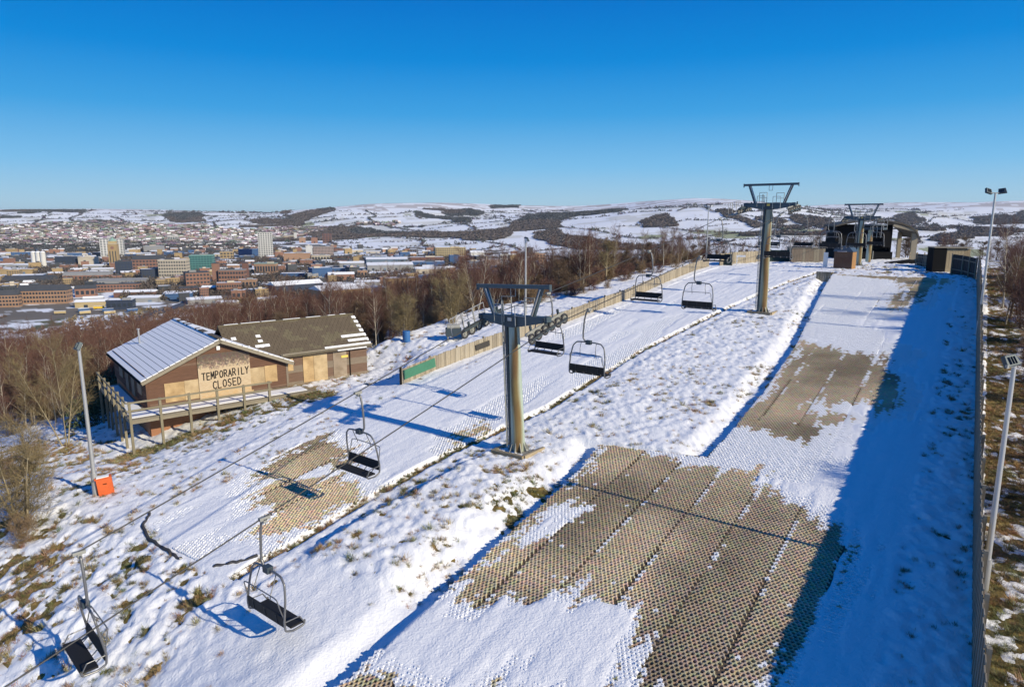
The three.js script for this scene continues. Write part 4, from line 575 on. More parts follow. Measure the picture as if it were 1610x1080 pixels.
{
  // individual trees: the edge of the wood behind the low fence, below the chalet, and beyond the tall fence
  let n = 0; const spots = [];
  for (let i = 0; i < 4000 && n < 240; i++) {
    const s = rr(6, 175), edge = woodEdge(s), t = edge - Math.pow(rnd(), 1.6) * 34, [X, D] = xd(s, t);
    if (D < 26 || Math.abs(X) > D * 0.86 + 4) continue; if (spots.some(([a, b, c]) => Math.hypot(a - X, b - D) < c)) continue; if (Math.hypot(X + 21, D - 46) < 10 || Math.hypot(X + 25, D - 42) < 7) continue;
    spots.push([X, D, 1.5]); n++; const k = rnd(), y = gnd(X, D);
    const sc = rr(0.30, 0.54) * lerp(0.75, 1.3, fbm(s * 0.08, t * 0.08, 2)) * (s > 58 ? 0.82 : 1) * (s < 26 ? 1.15 : 1);
    if (k < 0.42) tree('birch', n % 3, 'birch_tree', 'slender bare birch with white trunk and reddish twigs in the wood', G1, X, D, sc, { bark: M.birchBark, twig: M.twigRed, y });
    else if (k < 0.55) tree('birchClump', n % 2, 'birch_tree', 'many-stemmed bare birch in the wood', G1, X, D, sc, { bark: M.birchBark, twig: M.twigRed, y });
    else if (k < 0.8) tree('oak', n % 2, 'bare_tree', 'spreading bare brown tree in the wood', G1, X, D, sc, { twig: M.twigBrown, y });
    else tree('willow', n % 2, 'willow_bush', 'olive many-stemmed bare willow in the wood', G1, X, D, sc * 1.05, { bark: M.barkPale, twig: M.twigOlive, y });
  }
  const named = [
    ['willow', 0, 'willow_bush', 'olive many-stemmed willow on the snow just behind the chalet wing', -8.9, 55.2, 0.75, M.barkPale, M.twigOlive], ['willow', 1, 'willow_bush', 'broad olive willow at the wood edge behind the abandoned machine', -5.2, 58.5, 0.85, M.barkPale, M.twigOlive],
    ['birchClump', 0, 'birch_tree', 'white three-stemmed birch at the wood edge behind the sheave platform of the rust-streaked tower', -3.4, 64, 0.68, M.birchBark, M.twigRed], ['oak', 0, 'bare_tree', 'olive rounded bare tree leaning over the middle of the low board fence', 10.5, 76, 0.62, M.barkPale, M.twigOlive],
    ['birchClump', 1, 'bare_tree', 'pale-barked bare tree on the snow bank beside the floodlight column with the orange box', -27.0, 39.5, 0.75, M.barkPale, M.twigOlive], ['willow', 1, 'thorn_tree', 'tangled many-stemmed thorn tree on the snowy bank below the floodlight column', -20.9, 27.3, 0.95, M.barkPale, M.twigOlive], ['shrub', 0, 'thorn_bush', 'dense dry bush at the foot of the tangled thorn tree', -20.2, 26.2, 0.7, M.bark, M.bramble],
    ['birch', 0, 'birch_tree', 'slim birch with bright white trunk outside the upper end of the tall dark fence', 35.6, 48.6, 0.66, M.birchBark, M.twigRed], ['oak', 0, 'bare_tree', 'dark bare tree beside the slim birch outside the tall dark fence', 37.2, 50.4, 0.62, M.bark, M.twigRed], ['birch', 1, 'birch_tree', 'second slim birch further from the tall dark fence', 38.8, 53.5, 0.62, M.birchBark, M.twigRed],
  ];
  for (const [k, v, nm, lb, X, D, sc, b, t] of named) { const o = tree(k, v, nm, lb, undefined, X, D, sc, { bark: b, twig: t, cat: /bush/.test(nm) ? 'bush' : 'tree' }); delete o.userData.group; }
  // scrub: bushes outside the tall fence and on the bank at the bottom of the slope
  const G2 = 'dry bushes on the bank outside the tall dark fence', G3 = 'dry bushes on the snowy bank beside the chalet', G4 = 'low bushes at the edge of the wood';
  for (let i = 0; i < 120; i++) { const s = rr(20, 88), t = rr(3, 15), [X, D] = xd(s, t); if (X > D * 0.78 + 3) continue; tree(rnd() < 0.6 ? 'shrub' : 'willow', i % 2, 'dry_bush', 'dry brown bush on the bank outside the tall dark fence', G2, X, D, rr(0.45, 0.95), { bark: M.bark, twig: i % 3 ? M.bramble : M.twigRed, cat: 'bush' }); }
  for (let i = 0; i < 15; i++) { const s = rr(5, 17), t = rr(-47, -36.5), [X, D] = xd(s, t); if (Math.hypot(X + 20.5, D - 37) < 5) continue; tree('shrub', i % 2, 'dry_bush', 'dry brown bush on the snowy bank beside the chalet', G3, X, D, rr(0.4, 0.8), { bark: M.bark, twig: M.bramble, cat: 'bush' }); }
  for (let i = 0; i < 70; i++) { const s = rr(26, 100), edge = woodEdge(s) + 1, [X, D] = xd(s, edge - rr(0, 4)); if (Math.hypot(X + 17, D - 48) < 7.5) continue; tree('shrub', i % 2, 'dry_bush', 'low dry bush at the edge of the wood', G4, X, D, rr(0.5, 1.0), { bark: M.bark, twig: M.bramble, cat: 'bush' }); }
  for (let i = 0; i < 34; i++) { const s = rr(46, 100), t = rr(5.5, 17), [X, D] = xd(s, t); tree('birch', i % 3, 'birch_tree', 'reddish bare birch on the bank outside the tall dark fence', 'birches on the bank outside the tall dark fence', X, D, rr(0.42, 0.66), { bark: i % 3 ? M.bark : M.birchBark, twig: M.twigRed }); }
  // evergreen bushes in the chalet's shade
  const leafPos = [], keep = seed; seed = 991; for (let i = 0; i < 1500; i++) { const a = rr(0, 6.28), b = Math.acos(rr(-0.6, 1)), q = Math.pow(rnd(), 0.4), c = new THREE.Vector3(Math.sin(b) * Math.cos(a), Math.cos(b) * 1.2 + 0.6, Math.sin(b) * Math.sin(a)).multiplyScalar(q); for (let j = 0; j < 3; j++) leafPos.push(c.x + rr(-0.1, 0.1), c.y + rr(-0.1, 0.1), c.z + rr(-0.1, 0.1)); } seed = keep;
  const lg = new THREE.BufferGeometry(); lg.setAttribute('position', new THREE.BufferAttribute(new Float32Array(leafPos), 3)); lg.computeVertexNormals();
  let eb; for (const [X, D, sc] of [[-30.2, 49, 1.8], [-29, 44.8, 1.4], [-31.6, 53, 2.0], [-27.6, 53.8, 1.9]]) { if (!eb) { eb = thing('evergreen_bush', 'dark evergreen bush in the shade behind the chalet', 'bush', [X, gnd(X, D) - 0.3, D], 0, 'dark evergreen bushes behind the chalet'); mesh('foliage', lg, M.evergreen, eb); mesh('stem', cyl([0, 0, 0], [0, 0.8, 0], 0.08, 0.05, 6), M.bark, eb); eb.scale.setScalar(sc); } else { const o = dup(eb, [X, gnd(X, D) - 0.3, D], rr(0, 6)); o.scale.setScalar(sc); } }
  // the rest of the wood, which nobody could count
  for (const [kd, v, bark, twig, cnt, nm, lb] of [['birch', 0, M.birchBark, M.twigRed, 2000, 'birch_woodland', 'mass of reddish bare birches covering the valley side'], ['oak', 1, M.bark, M.twigBrown, 900, 'mixed_woodland', 'mass of brown bare trees covering the valley side'], ['shrub', 0, M.bark, M.bramble, 900, 'undergrowth', 'brown undergrowth filling the wood']]) {
    const ms = []; let tries = 0;
    while (ms.length < cnt && tries++ < 160000) {
      const D = 36 * Math.pow(kd === 'shrub' ? 8 : 19, rnd()), X = Math.tan(rr(-41, 18) / 57.3) * D + rr(-6, 0), s = sOf(X, D), t = tOf(X, D); if (t > woodEdge(s) - 4 - rr(0, 3) || H(X, D) - far(X, D) < 3) continue; if (Math.hypot(X + 22, D - 47) < 11) continue;
      if (fbm(X * 0.02, D * 0.02, 2) < 0.27) continue;
      const sc = (kd === 'shrub' ? rr(0.6, 1.2) : rr(0.42, 0.66) * lerp(1, 1.15, sstep(90, 260, D)) * lerp(0.6, 1.35, fbm(X * 0.035, D * 0.035, 3))); ms.push(new THREE.Matrix4().compose(V(X, H(X, D) - 0.1, D), new THREE.Quaternion().setFromAxisAngle(new THREE.Vector3(0, 1, 0), rr(0, 6.28)), new THREE.Vector3(sc, sc * rr(0.9, 1.1), sc)));
    }
    // right-hand valley side behind the tall fence, and behind the crest
    const extra = kd === 'shrub' ? 60 : 170; for (let i = 0, k = 0; k < extra && i < 9000; i++) { const s = rr(30, 230), t = s > 120 ? rr(-60, 90) : rr(9, 80), [X, D] = xd(s, t); if (X > D * 0.85 || (s < 135 && t < 8)) continue; k++; const sc = rr(0.4, 0.62); ms.push(new THREE.Matrix4().compose(V(X, H(X, D) - 0.1, D), new THREE.Quaternion().setFromAxisAngle(new THREE.Vector3(0, 1, 0), rr(0, 6.28)), new THREE.Vector3(sc, sc, sc))); }
    const q = TREES[kd][v], o = new THREE.Group(); o.name = nm; scene.add(o); kind(tag(o, lb, 'woodland'), 'stuff');
    for (const [g, m, pn] of [[q.trunk, bark, 'trunks'], [q.crown, twig, 'crowns']]) { const im = new THREE.InstancedMesh(g, m, ms.length); ms.forEach((x, i) => im.setMatrixAt(i, x)); im.name = pn; im.castShadow = im.receiveShadow = true; kind(im, 'stuff'); o.add(im); }
  }
  // tussocks of dead grass where the snow is thin
  const gp = [], gn = []; seed = 4242; for (let i = 0; i < 42; i++) { const a = rr(0, 6.28), q = rr(0, 0.14), x = Math.cos(a) * q, z = Math.sin(a) * q, L = rr(0.1, 0.3), b = rr(0, 6.28), lean = rr(0.1, 0.32), w = 0.013, px = Math.cos(b + 1.57) * w, pz = Math.sin(b + 1.57) * w; gp.push(x - px, -0.04, z - pz, x + px, -0.04, z + pz, x + Math.cos(b) * lean, L * rr(0.5, 1), z + Math.sin(b) * lean); for (let j = 0; j < 3; j++) gn.push(Math.cos(b) * 0.4, 0.8, Math.sin(b) * 0.4); }
  const gg = new THREE.BufferGeometry(); gg.setAttribute('position', new THREE.BufferAttribute(new Float32Array(gp), 3)); gg.computeVertexNormals(); veg('grass', [1, 1, 1]);
  const ms = [], cs = []; for (let i = 0; i < 600000 && ms.length < 34000; i++) {
    const s = rr(-2, 100), t = rr(-50, 18), [X, D] = xd(s, t); if (D < 12 || D > 85 || Math.abs(X) > D * 0.8 + 3) continue; if (onRight(s, t) || onLeft(s, t)) continue; const d = snowDepth(X, D); const thr = 0.025 + Math.pow(rnd(), 3) * 0.045; if (d > thr) continue;
    const sc = rr(0.28, 0.8) * (rnd() < 0.08 ? 1.7 : 1); ms.push(new THREE.Matrix4().compose(V(X, macro(X, D) + Math.max(0, d) - 0.02, D), new THREE.Quaternion().setFromAxisAngle(new THREE.Vector3(0, 1, 0), rr(0, 6.28)), new THREE.Vector3(sc, sc * rr(0.6, 1.1), sc))); const k = fbm(X * 0.4, D * 0.4, 2) + rr(-0.2, 0.2); cs.push(k > 0.6 ? [0.17, 0.165, 0.07] : k > 0.45 ? [0.31, 0.235, 0.12] : [0.36, 0.25, 0.12]);
  }
  const im = new THREE.InstancedMesh(gg, M.grass, ms.length); ms.forEach((m, i) => { im.setMatrixAt(i, m); im.setColorAt(i, new THREE.Color().setRGB(...cs[i].map((v) => v * rr(0.8, 1.2)))); }); im.name = 'grass_tussocks'; scene.add(im); im.castShadow = im.receiveShadow = true; kind(tag(im, 'dead grass tussocks poking through the thin snow', 'grass'), 'stuff'); console.log('tussocks', ms.length);
}

// ---------- the land beyond ----------
const swell = (X, D, y) => D < 1900 ? 0 : ((fbm(X * 0.004, D * 0.004, 4) - 0.5) * 24 + (fbm(X * 0.0013 + 5, D * 0.0013, 2) - 0.5) * 50) * sstep(1900, 3600, D) * sstep(-100, -50, y) * (1 - 0.6 * sstep(30, 70, y));
const inSuburb = (X, D) => { const a = Math.atan2(X, D) * 57.3; return D > 2250 && D < 5200 && a < -13 + (fbm(X * 0.003, D * 0.003, 3) - 0.5) * 16 && a > -44 && far(X, D) < -5 + (fbm(X * 0.002, D * 0.002, 2) - 0.5) * 60 && fbm(X * 0.0016, D * 0.0016, 3) > 0.42; };
const moorish = (X, D, h) => sstep(30, 75, h + (fbm(X * 0.0015, D * 0.0015, 3) - 0.5) * 60);
const WOODS = [[[-1280,3840], [-1350,4420], [-1180,4590], [-1100,4200], [-1160,3890], [-1100,3580], [-800,3540], [-610,3260], [-480,3140], [-230,2900], [-120,3000], [40,3100], [220,3150], [190,2750], [-10,2730], [-60,2400], [-250,2600], [-530,2800], [-790,3010], [-1110,3310]], [[-539,4346], [-458,4481], [-413,4328], [-260,4589], [-170,4319], [-188,4139], [-350,4058], [-431,4238]], [[-170,5160], [50,5530], [50,5140], [-130,4900]], [[-595,4110], [-391,3983], [-213,3660], [-247,3473], [-400,3762], [-544,3983]], [[-5,3370], [318,4410], [736,4450], [518,3322], [280,3330], [157,3106], [5,2994]], [[500,2710], [560,2920], [640,2920], [630,2700], [600,2550], [490,2630]], [[867,2954], [925,2954], [896,2673], [903,2522], [867,2464], [853,2673]], [[958,2726], [1028,2621], [978,2509], [936,2635]], [[1155,2828], [1219,2670], [1140,2403], [1039,2252], [1068,2490], [1068,2598]], [[2150,3970], [2530,4410], [2420,4090], [1580,2790]], [[2770,4180], [3130,4240], [2900,3930], [2630,3930]], [[1201,1959], [1449,2237], [2491,3422], [1584,2192], [1314,2019], [1171,1892]], [[92,2614], [167,2696], [219,2404], [317,2156], [452,2014], [437,1939], [189,2051], [99,2246]], [[-2000,2690], [-1670,2810], [-1010,2580], [-910,2320], [-1100,2360], [-1330,2200], [-1610,2160]], [[-2600,4140], [-2280,4110], [-2060,3780], [-2310,3740]], [[-2340,4640], [-2120,4730], [-1770,3980], [-2010,4090]], [[-3710,5030], [-3070,4970], [-2940,4770], [-3450,4690]]];   // outlines of the woods, valley belts and plantations on the land
const WBOX = WOODS.map((P) => [Math.min(...P.map((q) => q[0])) - 80, Math.max(...P.map((q) => q[0])) + 80, Math.min(...P.map((q) => q[1])) - 80, Math.max(...P.map((q) => q[1])) + 80]);
const woodMask = (X, D) => { const wx = X + (fbm(X * 0.009, D * 0.009, 3) - 0.5) * 80, wd = D + (fbm(X * 0.009 + 50, D * 0.009, 3) - 0.5) * 160; for (let i = 0; i < WOODS.length; i++) { const b = WBOX[i]; if (wx > b[0] && wx < b[1] && wd > b[2] && wd < b[3] && inPoly(WOODS[i], wx, wd)) return true; } const n = fbm(X * 0.0022 + 3, D * 0.0026 + 7, 3), h = far(X, D); return n > (X > -600 ? 0.78 : 0.7) && h > -95 && D > 1900 && moorish(X, D, h) < 0.4; };
{
  const az = []; for (let a = -62; a < 62.01; a += a < -40 || a > 40 ? 0.6 : 0.13) az.push(a * Math.PI / 180);
  const ds = []; for (let d = 10; d < 11000; d *= d < 120 ? 1.03 : d < 500 ? 1.02 : 1.0125) ds.push(d);
  const n = ds.length, m = az.length, pos = new Float32Array(n * m * 3), col = new Float32Array(n * m * 3), idx = [];
  for (let i = 0; i < n; i++) for (let j = 0; j < m; j++) {
    const X = ds[i] * Math.tan(az[j]) * Math.cos(az[j]), D = ds[i] * Math.cos(az[j]), k = (i * m + j) * 3, s = sOf(X, D), t = tOf(X, D), inside = s > -5 && s < 131 && t > -65 && t < 25;
    let y = H(X, D); const fh = far(X, D), f = y - fh;                       // f > 0: still on the ski hill
    if (inside) y = nearH(X, D) - 1.2; else y += (fbm(X * 0.12, D * 0.12, 3) - 0.5) * (D < 400 ? 0.8 : 0);
    y += swell(X, D, y);
    pos[k] = X; pos[k + 1] = y; pos[k + 2] = -D;
    let c; const nz = fbm(X * 0.05, D * 0.05, 3), nb = fbm(X * 0.008, D * 0.008, 4);
    const snow = [0.83, 0.85, 0.88];
    if (f > 2.5) { c = fbm(X * 0.22, D * 0.22, 3) > 0.56 ? snow : [0.27 + 0.10 * nz, 0.185 + 0.07 * nz, 0.125 + 0.04 * nz]; }
    else if (y < -85 && !inSuburb(X, D)) { const v = fbm(X * 0.034, D * 0.034, 4) + (nb - 0.5) * 0.45; c = v > 0.53 ? snow : v > 0.5 ? [0.42, 0.42, 0.42] : [0.115 + 0.07 * nz, 0.1 + 0.055 * nz, 0.082 + 0.04 * nz]; if (nb > 0.62 && v < 0.5) c = [0.10, 0.105, 0.05]; }
    else if (inSuburb(X, D)) c = fbm(X * 0.03, D * 0.03, 3) > 0.66 ? snow : [0.16 + 0.06 * nz, 0.13 + 0.04 * nz, 0.11 + 0.03 * nz];
    else { const mo = moorish(X, D, y), hv = fbm(X * 0.006, D * 0.012, 5); const th = 0.42 + 0.07 * mo; c = hv < th - 0.02 ? (mo > 0.4 ? [0.50, 0.46, 0.45] : [0.66, 0.66, 0.63]) : snow; if (mo < 0.2 && fbm(X * 0.0035 + 9, D * 0.0035, 2) > 0.8) c = [0.33, 0.35, 0.2]; if (woodMask(X, D)) c = [0.09, 0.075, 0.065]; }
    col[k] = c[0]; col[k + 1] = c[1]; col[k + 2] = c[2];
  }
  for (let i = 0; i + 1 < n; i++) for (let j = 0; j + 1 < m; j++) { const a = i * m + j; idx.push(a, a + 1, a + m, a + 1, a + m + 1, a + m); }
  const g = new THREE.BufferGeometry(); g.setAttribute('position', new THREE.BufferAttribute(pos, 3)); g.setAttribute('color', new THREE.BufferAttribute(col, 3)); g.setIndex(idx); g.computeVertexNormals();
  const gm = new THREE.MeshStandardMaterial({ vertexColors: true, roughness: 1 }); kind(mesh('terrain', g, gm), 'structure').userData.label = 'valley floor and snowy moorland hills';
  // a wide base sheet so that the land goes on to every horizon
  const wide = new THREE.PlaneGeometry(60000, 60000); wide.rotateX(-Math.PI / 2); wide.translate(0, -135, 0); kind(mesh('ground', wide, M.snowPlain), 'structure').userData.label = 'snowy land beyond the hills';
}
// clump of bare crown seen from far off: small ragged faces through its volume
const clump = (() => { seed = 77; const p = []; for (let i = 0; i < 26; i++) { const a = rr(0, 6.28), b = Math.acos(rr(-0.3, 1)), q = rr(0.45, 1), c = [Math.sin(b) * Math.cos(a) * q, Math.cos(b) * q * 0.9 + 0.45, Math.sin(b) * Math.sin(a) * q]; for (let j = 0; j < 3; j++) p.push(c[0] + rr(-0.5, 0.5), Math.max(0, c[1] + rr(-0.45, 0.45)), c[2] + rr(-0.5, 0.5)); } const g = new THREE.BufferGeometry(); g.setAttribute('position', new THREE.BufferAttribute(new Float32Array(p), 3)); g.computeVertexNormals(); return g; })();
veg('farTrees', [1, 1, 1]);
const ty = (X, D) => { const y = H(X, D); return y + swell(X, D, y); };
function scatter(name, label, list) { const im = new THREE.InstancedMesh(clump, M.farTrees, list.length), q = new THREE.Quaternion(), up = new THREE.Vector3(0, 1, 0); list.forEach(([X, D, w, h, c], i) => { im.setMatrixAt(i, new THREE.Matrix4().compose(V(X, ty(X, D) - 0.3, D), q.setFromAxisAngle(up, rnd() * 6.28), new THREE.Vector3(w, h, w))); im.setColorAt(i, new THREE.Color().setRGB(...c)); }); im.name = name; im.castShadow = im.receiveShadow = true; scene.add(im); kind(tag(im, label, 'trees'), 'stuff'); console.log(name, list.length); return im; }
{
  seed = 31; const hedge = [], wood = [], town = [];
  const inView = (X, D) => Math.abs(X) < D * 0.84;
  // field boundaries: a warped net of lines over the hill country
  const CS = 225, rot = 0.42, cr = Math.cos(rot), sr = Math.sin(rot);
  const world = (u, v) => { const wu = u + (vn(u * 0.004, v * 0.004) - 0.5) * 190, wv = v + (vn(u * 0.004 + 40, v * 0.004) - 0.5) * 190; return [wu * cr - wv * sr, wu * sr + wv * cr]; };
  for (let a = -58; a < 80; a++) for (let b = -8; b < 80; b++) for (const dir of [0, 1]) {
    if (hash(a * 3 + dir, b * 5 + 1) < 0.2) continue; const sparse = hash(a + 9, b * 7 + dir);
    for (let k = 0; k < CS; k += 9) {
      const u = a * CS + (dir ? k : 0), v = b * CS + (dir ? 0 : k) ; const [X, D] = world(u, v); if (D < 1900 || D > 8200 || !inView(X, D)) continue;
      const h = far(X, D); if (h < -86 || inSuburb(X, D)) continue; const mo = moorish(X, D, h); if (mo > 0.5 || woodMask(X, D)) continue; if (hash(Math.floor(X), Math.floor(D)) < 0.05 + sparse * 0.4) continue;
      const big = rnd() < 0.12, w = big ? rr(7, 11) : rr(4.2, 7); hedge.push([X + rr(-2, 2), D + rr(-2, 2), w, big ? rr(8, 12) : rr(3.4, 6.4), [0.085, 0.075, 0.072].map((q) => q * rr(0.7, 1.3))]);
    }
  }
  for (let i = 0; i < 1500000 && wood.length < 60000; i++) { const D = 1000 + 7200 * Math.pow(rnd(), 1.25), X = rr(-0.84, 0.84) * D; if (!woodMask(X, D)) continue; const k = rr(0.75, 1.3), dark = fbm(X * 0.002, D * 0.002, 2) > 0.5; wood.push([X, D, rr(5, 9), rr(5, 9), dark ? [0.085 * k, 0.086 * k, 0.086 * k] : [0.135 * k, 0.108 * k, 0.095 * k]]); }
  for (let i = 0; i < 400000 && town.length < 24000; i++) { const D = 560 + 4500 * Math.pow(rnd(), 1.1), X = rr(-0.84, 0.45) * D; const h = far(X, D), sub = inSuburb(X, D); if (!sub && (h > -88 || fbm(X * 0.006 + 4, D * 0.006, 3) < 0.53)) continue; if (!sub && rnd() < 0.35) continue; const k = rr(0.7, 1.3); town.push([X, D, rr(2.5, 5), rr(4, 8), [0.095 * k, 0.075 * k, 0.06 * k]]); }
  const scrub = []; for (let i = 0; i < 40000 && scrub.length < 3600; i++) { const D = rr(430, 980), X = -Math.tan(rr(8, 42) / 57.3) * D; if (fbm(X * 0.011 + 20, D * 0.011, 3) < 0.5 || Math.hypot(X + 525, D - 830) < 60) continue; const k = rr(0.7, 1.4); scrub.push([X, D, rr(1.2, 3), rr(1.5, 4.5), fbm(X * 0.01, D * 0.01, 2) > 0.5 ? [0.2 * k, 0.15 * k, 0.075 * k] : [0.16 * k, 0.105 * k, 0.075 * k]]); }
  scatter('valley_scrub', 'brown scrub and bare saplings on the waste ground beside the dual carriageway', scrub); scatter('field_hedges', 'dark hedges and walls dividing the snowy hill fields', hedge); scatter('hill_woods', 'dark woods on the far hills and valley sides', wood); scatter('town_trees', 'bare trees among the streets of the city and suburbs', town);
}

// ---------- city ----------
const wallC = { tan: [0.42, 0.30, 0.15], white: [0.70, 0.69, 0.66], navy: [0.035, 0.05, 0.09], cream: [0.60, 0.53, 0.42], brick: [0.31, 0.165, 0.115], brickdark: [0.20, 0.10, 0.075], orange: [0.41, 0.25, 0.16], teal: [0.12, 0.31, 0.29], grey: [0.30, 0.30, 0.30], pink: [0.46, 0.36, 0.33], yellow: [0.52, 0.41, 0.22], blue: [0.05, 0.12, 0.27], bluegrey: [0.16, 0.22, 0.30], slate: [0.07, 0.075, 0.085], green: [0.28, 0.44, 0.38], snow: [0.84, 0.85, 0.87] };
for (const k in wallC) mat('w_' + k, wallC[k], { map: k === 'snow' ? null : rep(mottle, 0.06) });
mat('winDark', [0.03, 0.038, 0.05], { roughness: 0.3 }); mat('winGlass', [0.05, 0.13, 0.13], { roughness: 0.2 });
const winGeos = new Map(); const winGeo = (w, h) => { const k = w.toFixed(1) + h.toFixed(1); if (!winGeos.has(k)) winGeos.set(k, new THREE.BoxGeometry(w, h, 0.3)); return winGeos.get(k); };
const flatBox = (w, h, d, x, y, z) => new THREE.BoxGeometry(w, h, d).translate(x, y, z);
function gableGeo(w, d, h0, rise, over = 0.6) { const s = new THREE.Shape(); s.moveTo(-d / 2 - over, 0); s.lineTo(d / 2 + over, 0); s.lineTo(0, rise); s.closePath(); const g = new THREE.ExtrudeGeometry(s, { depth: w + over * 2, bevelEnabled: false }); g.translate(0, 0, -w / 2 - over); g.rotateY(Math.PI / 2); g.translate(0, h0, 0); return g; }
function barrelGeo(w, d, h0, rise) { const s = new THREE.Shape(); s.moveTo(-d / 2, 0); for (let k = 1; k < 10; k++) s.lineTo(-d / 2 + d * k / 10, Math.sin(k / 10 * Math.PI) * rise); s.lineTo(d / 2, 0); s.closePath(); const g = new THREE.ExtrudeGeometry(s, { depth: w, bevelEnabled: false }); g.translate(0, 0, -w / 2); g.rotateY(Math.PI / 2); g.translate(0, h0, 0); return g; }
const placed = [];
function building([X, D, w, d, h, rot, kd, name, label, cat, wall, roof, rows, cols], group) {
  const y = H(X, D) - 1, o = thing(name, label, cat, [X, y, D], faceAz(180 - rot), group); o.position.x -= 0; placed.push([X, D, Math.max(w, d) * 0.62]);
  const wm = M['w_' + wall], rm = M['w_' + roof], hw = kd === 'gable' ? h * 0.72 : kd === 'barrel' ? h * 0.55 : kd === 'clock' ? h * 0.8 : h, z0 = -d / 2;
  mesh('wall', flatBox(w, hw + 1, d, 0, (hw + 1) / 2, z0), wm, o);
  if (kd === 'gable') mesh('roof', gableGeo(w, d, hw + 1, h * 0.28).translate(0, 0, z0), rm, o);
  else if (kd === 'barrel') mesh('roof', barrelGeo(w, d, hw + 1, h * 0.45).translate(0, 0, z0), rm, o);
  else if (kd === 'clock') { mesh('belfry', flatBox(w * 0.82, h * 0.1, d * 0.82, 0, hw + 1 + h * 0.05, z0), M.w_yellow, o); mesh('dome', new THREE.LatheGeometry([[w * 0.42, 0], [w * 0.4, h * 0.03], [w * 0.26, h * 0.07], [w * 0.12, h * 0.09], [w * 0.03, h * 0.14], [0, h * 0.15]].map((q) => new THREE.Vector2(...q)), 16).translate(0, hw + 1 + h * 0.1, z0), M.w_green, o); const cf = mesh('clock_face', new THREE.CylinderGeometry(w * 0.2, w * 0.2, 0.6, 20).rotateX(Math.PI / 2).translate(0, hw * 0.86, 0.2), M.w_brick, o); mesh('clock_hand', flatBox(w * 0.03, w * 0.15, 0.2, 0, hw * 0.86 + w * 0.06, 0.6), M.winDark, cf); mesh('cornice', flatBox(w * 1.1, h * 0.015, d * 1.1, 0, hw + 1, z0), M.w_cream, o); for (const x of [-0.3, 0, 0.3]) mesh('window_strip', winGeo(w * 0.1, hw * 0.6), M.winDark, o).position.set(x * w, hw * 0.42, 0.02); }
  else { mesh('roof', flatBox(w + 0.6, 0.9, d + 0.6, 0, hw + 1.45, z0), rm, o); if (w > 14 && h > 9) mesh('roof_plant', flatBox(w * 0.3, 2.6, d * 0.35, w * rr(-0.25, 0.25), hw + 3.1, z0), M[pick(['w_grey', 'w_cream', 'w_slate'])], o); if (roof === 'snow') mesh('parapet', [flatBox(w + 0.8, 1.3, 0.4, 0, hw + 1.7, 0.3), flatBox(0.4, 1.3, d + 0.4, w / 2 + 0.3, hw + 1.7, z0), flatBox(0.4, 1.3, d + 0.4, -w / 2 - 0.3, hw + 1.7, z0)], wm, o); }
  if (rows) {
    const gm = kd === 'glass' ? M.winGlass : M.winDark, fw = w / cols * (kd === 'glass' ? 0.86 : 0.6), fh = (hw - 2) / rows * (kd === 'glass' ? 0.72 : 0.52);
    for (let r = 0; r < rows; r++) for (let c = 0; c < cols; c++) mesh('window', winGeo(fw, fh), gm, o).position.set(-w / 2 + (c + 0.5) * w / cols, 2 + (r + 0.55) * (hw - 2) / rows, 0.08);
    const sc = Math.max(1, Math.round(cols * d / w)); for (const s of [-1, 1]) for (let r = 0; r < rows; r++) for (let c = 0; c < Math.min(sc, 4); c++) { const q = mesh('window', winGeo(fw, fh), gm, o); q.rotation.y = Math.PI / 2; q.position.set(s * (w / 2 + 0.08), 2 + (r + 0.55) * (hw - 2) / rows, -(c + 0.5) * d / Math.min(sc, 4)); }
  } else if (kd !== 'clock' && w > 20) { for (let k = 0; k < Math.max(1, Math.round(w / 26)); k++) { const q = mesh('loading_door', winGeo(4.5, Math.min(5, hw * 0.5)), k % 2 ? M.w_bluegrey : M.winDark, o); q.position.set(-w / 2 + (k + 0.5) * w / Math.round(w / 26), 1 + Math.min(5, hw * 0.5) / 2, 0.08); } }
  return o;
}
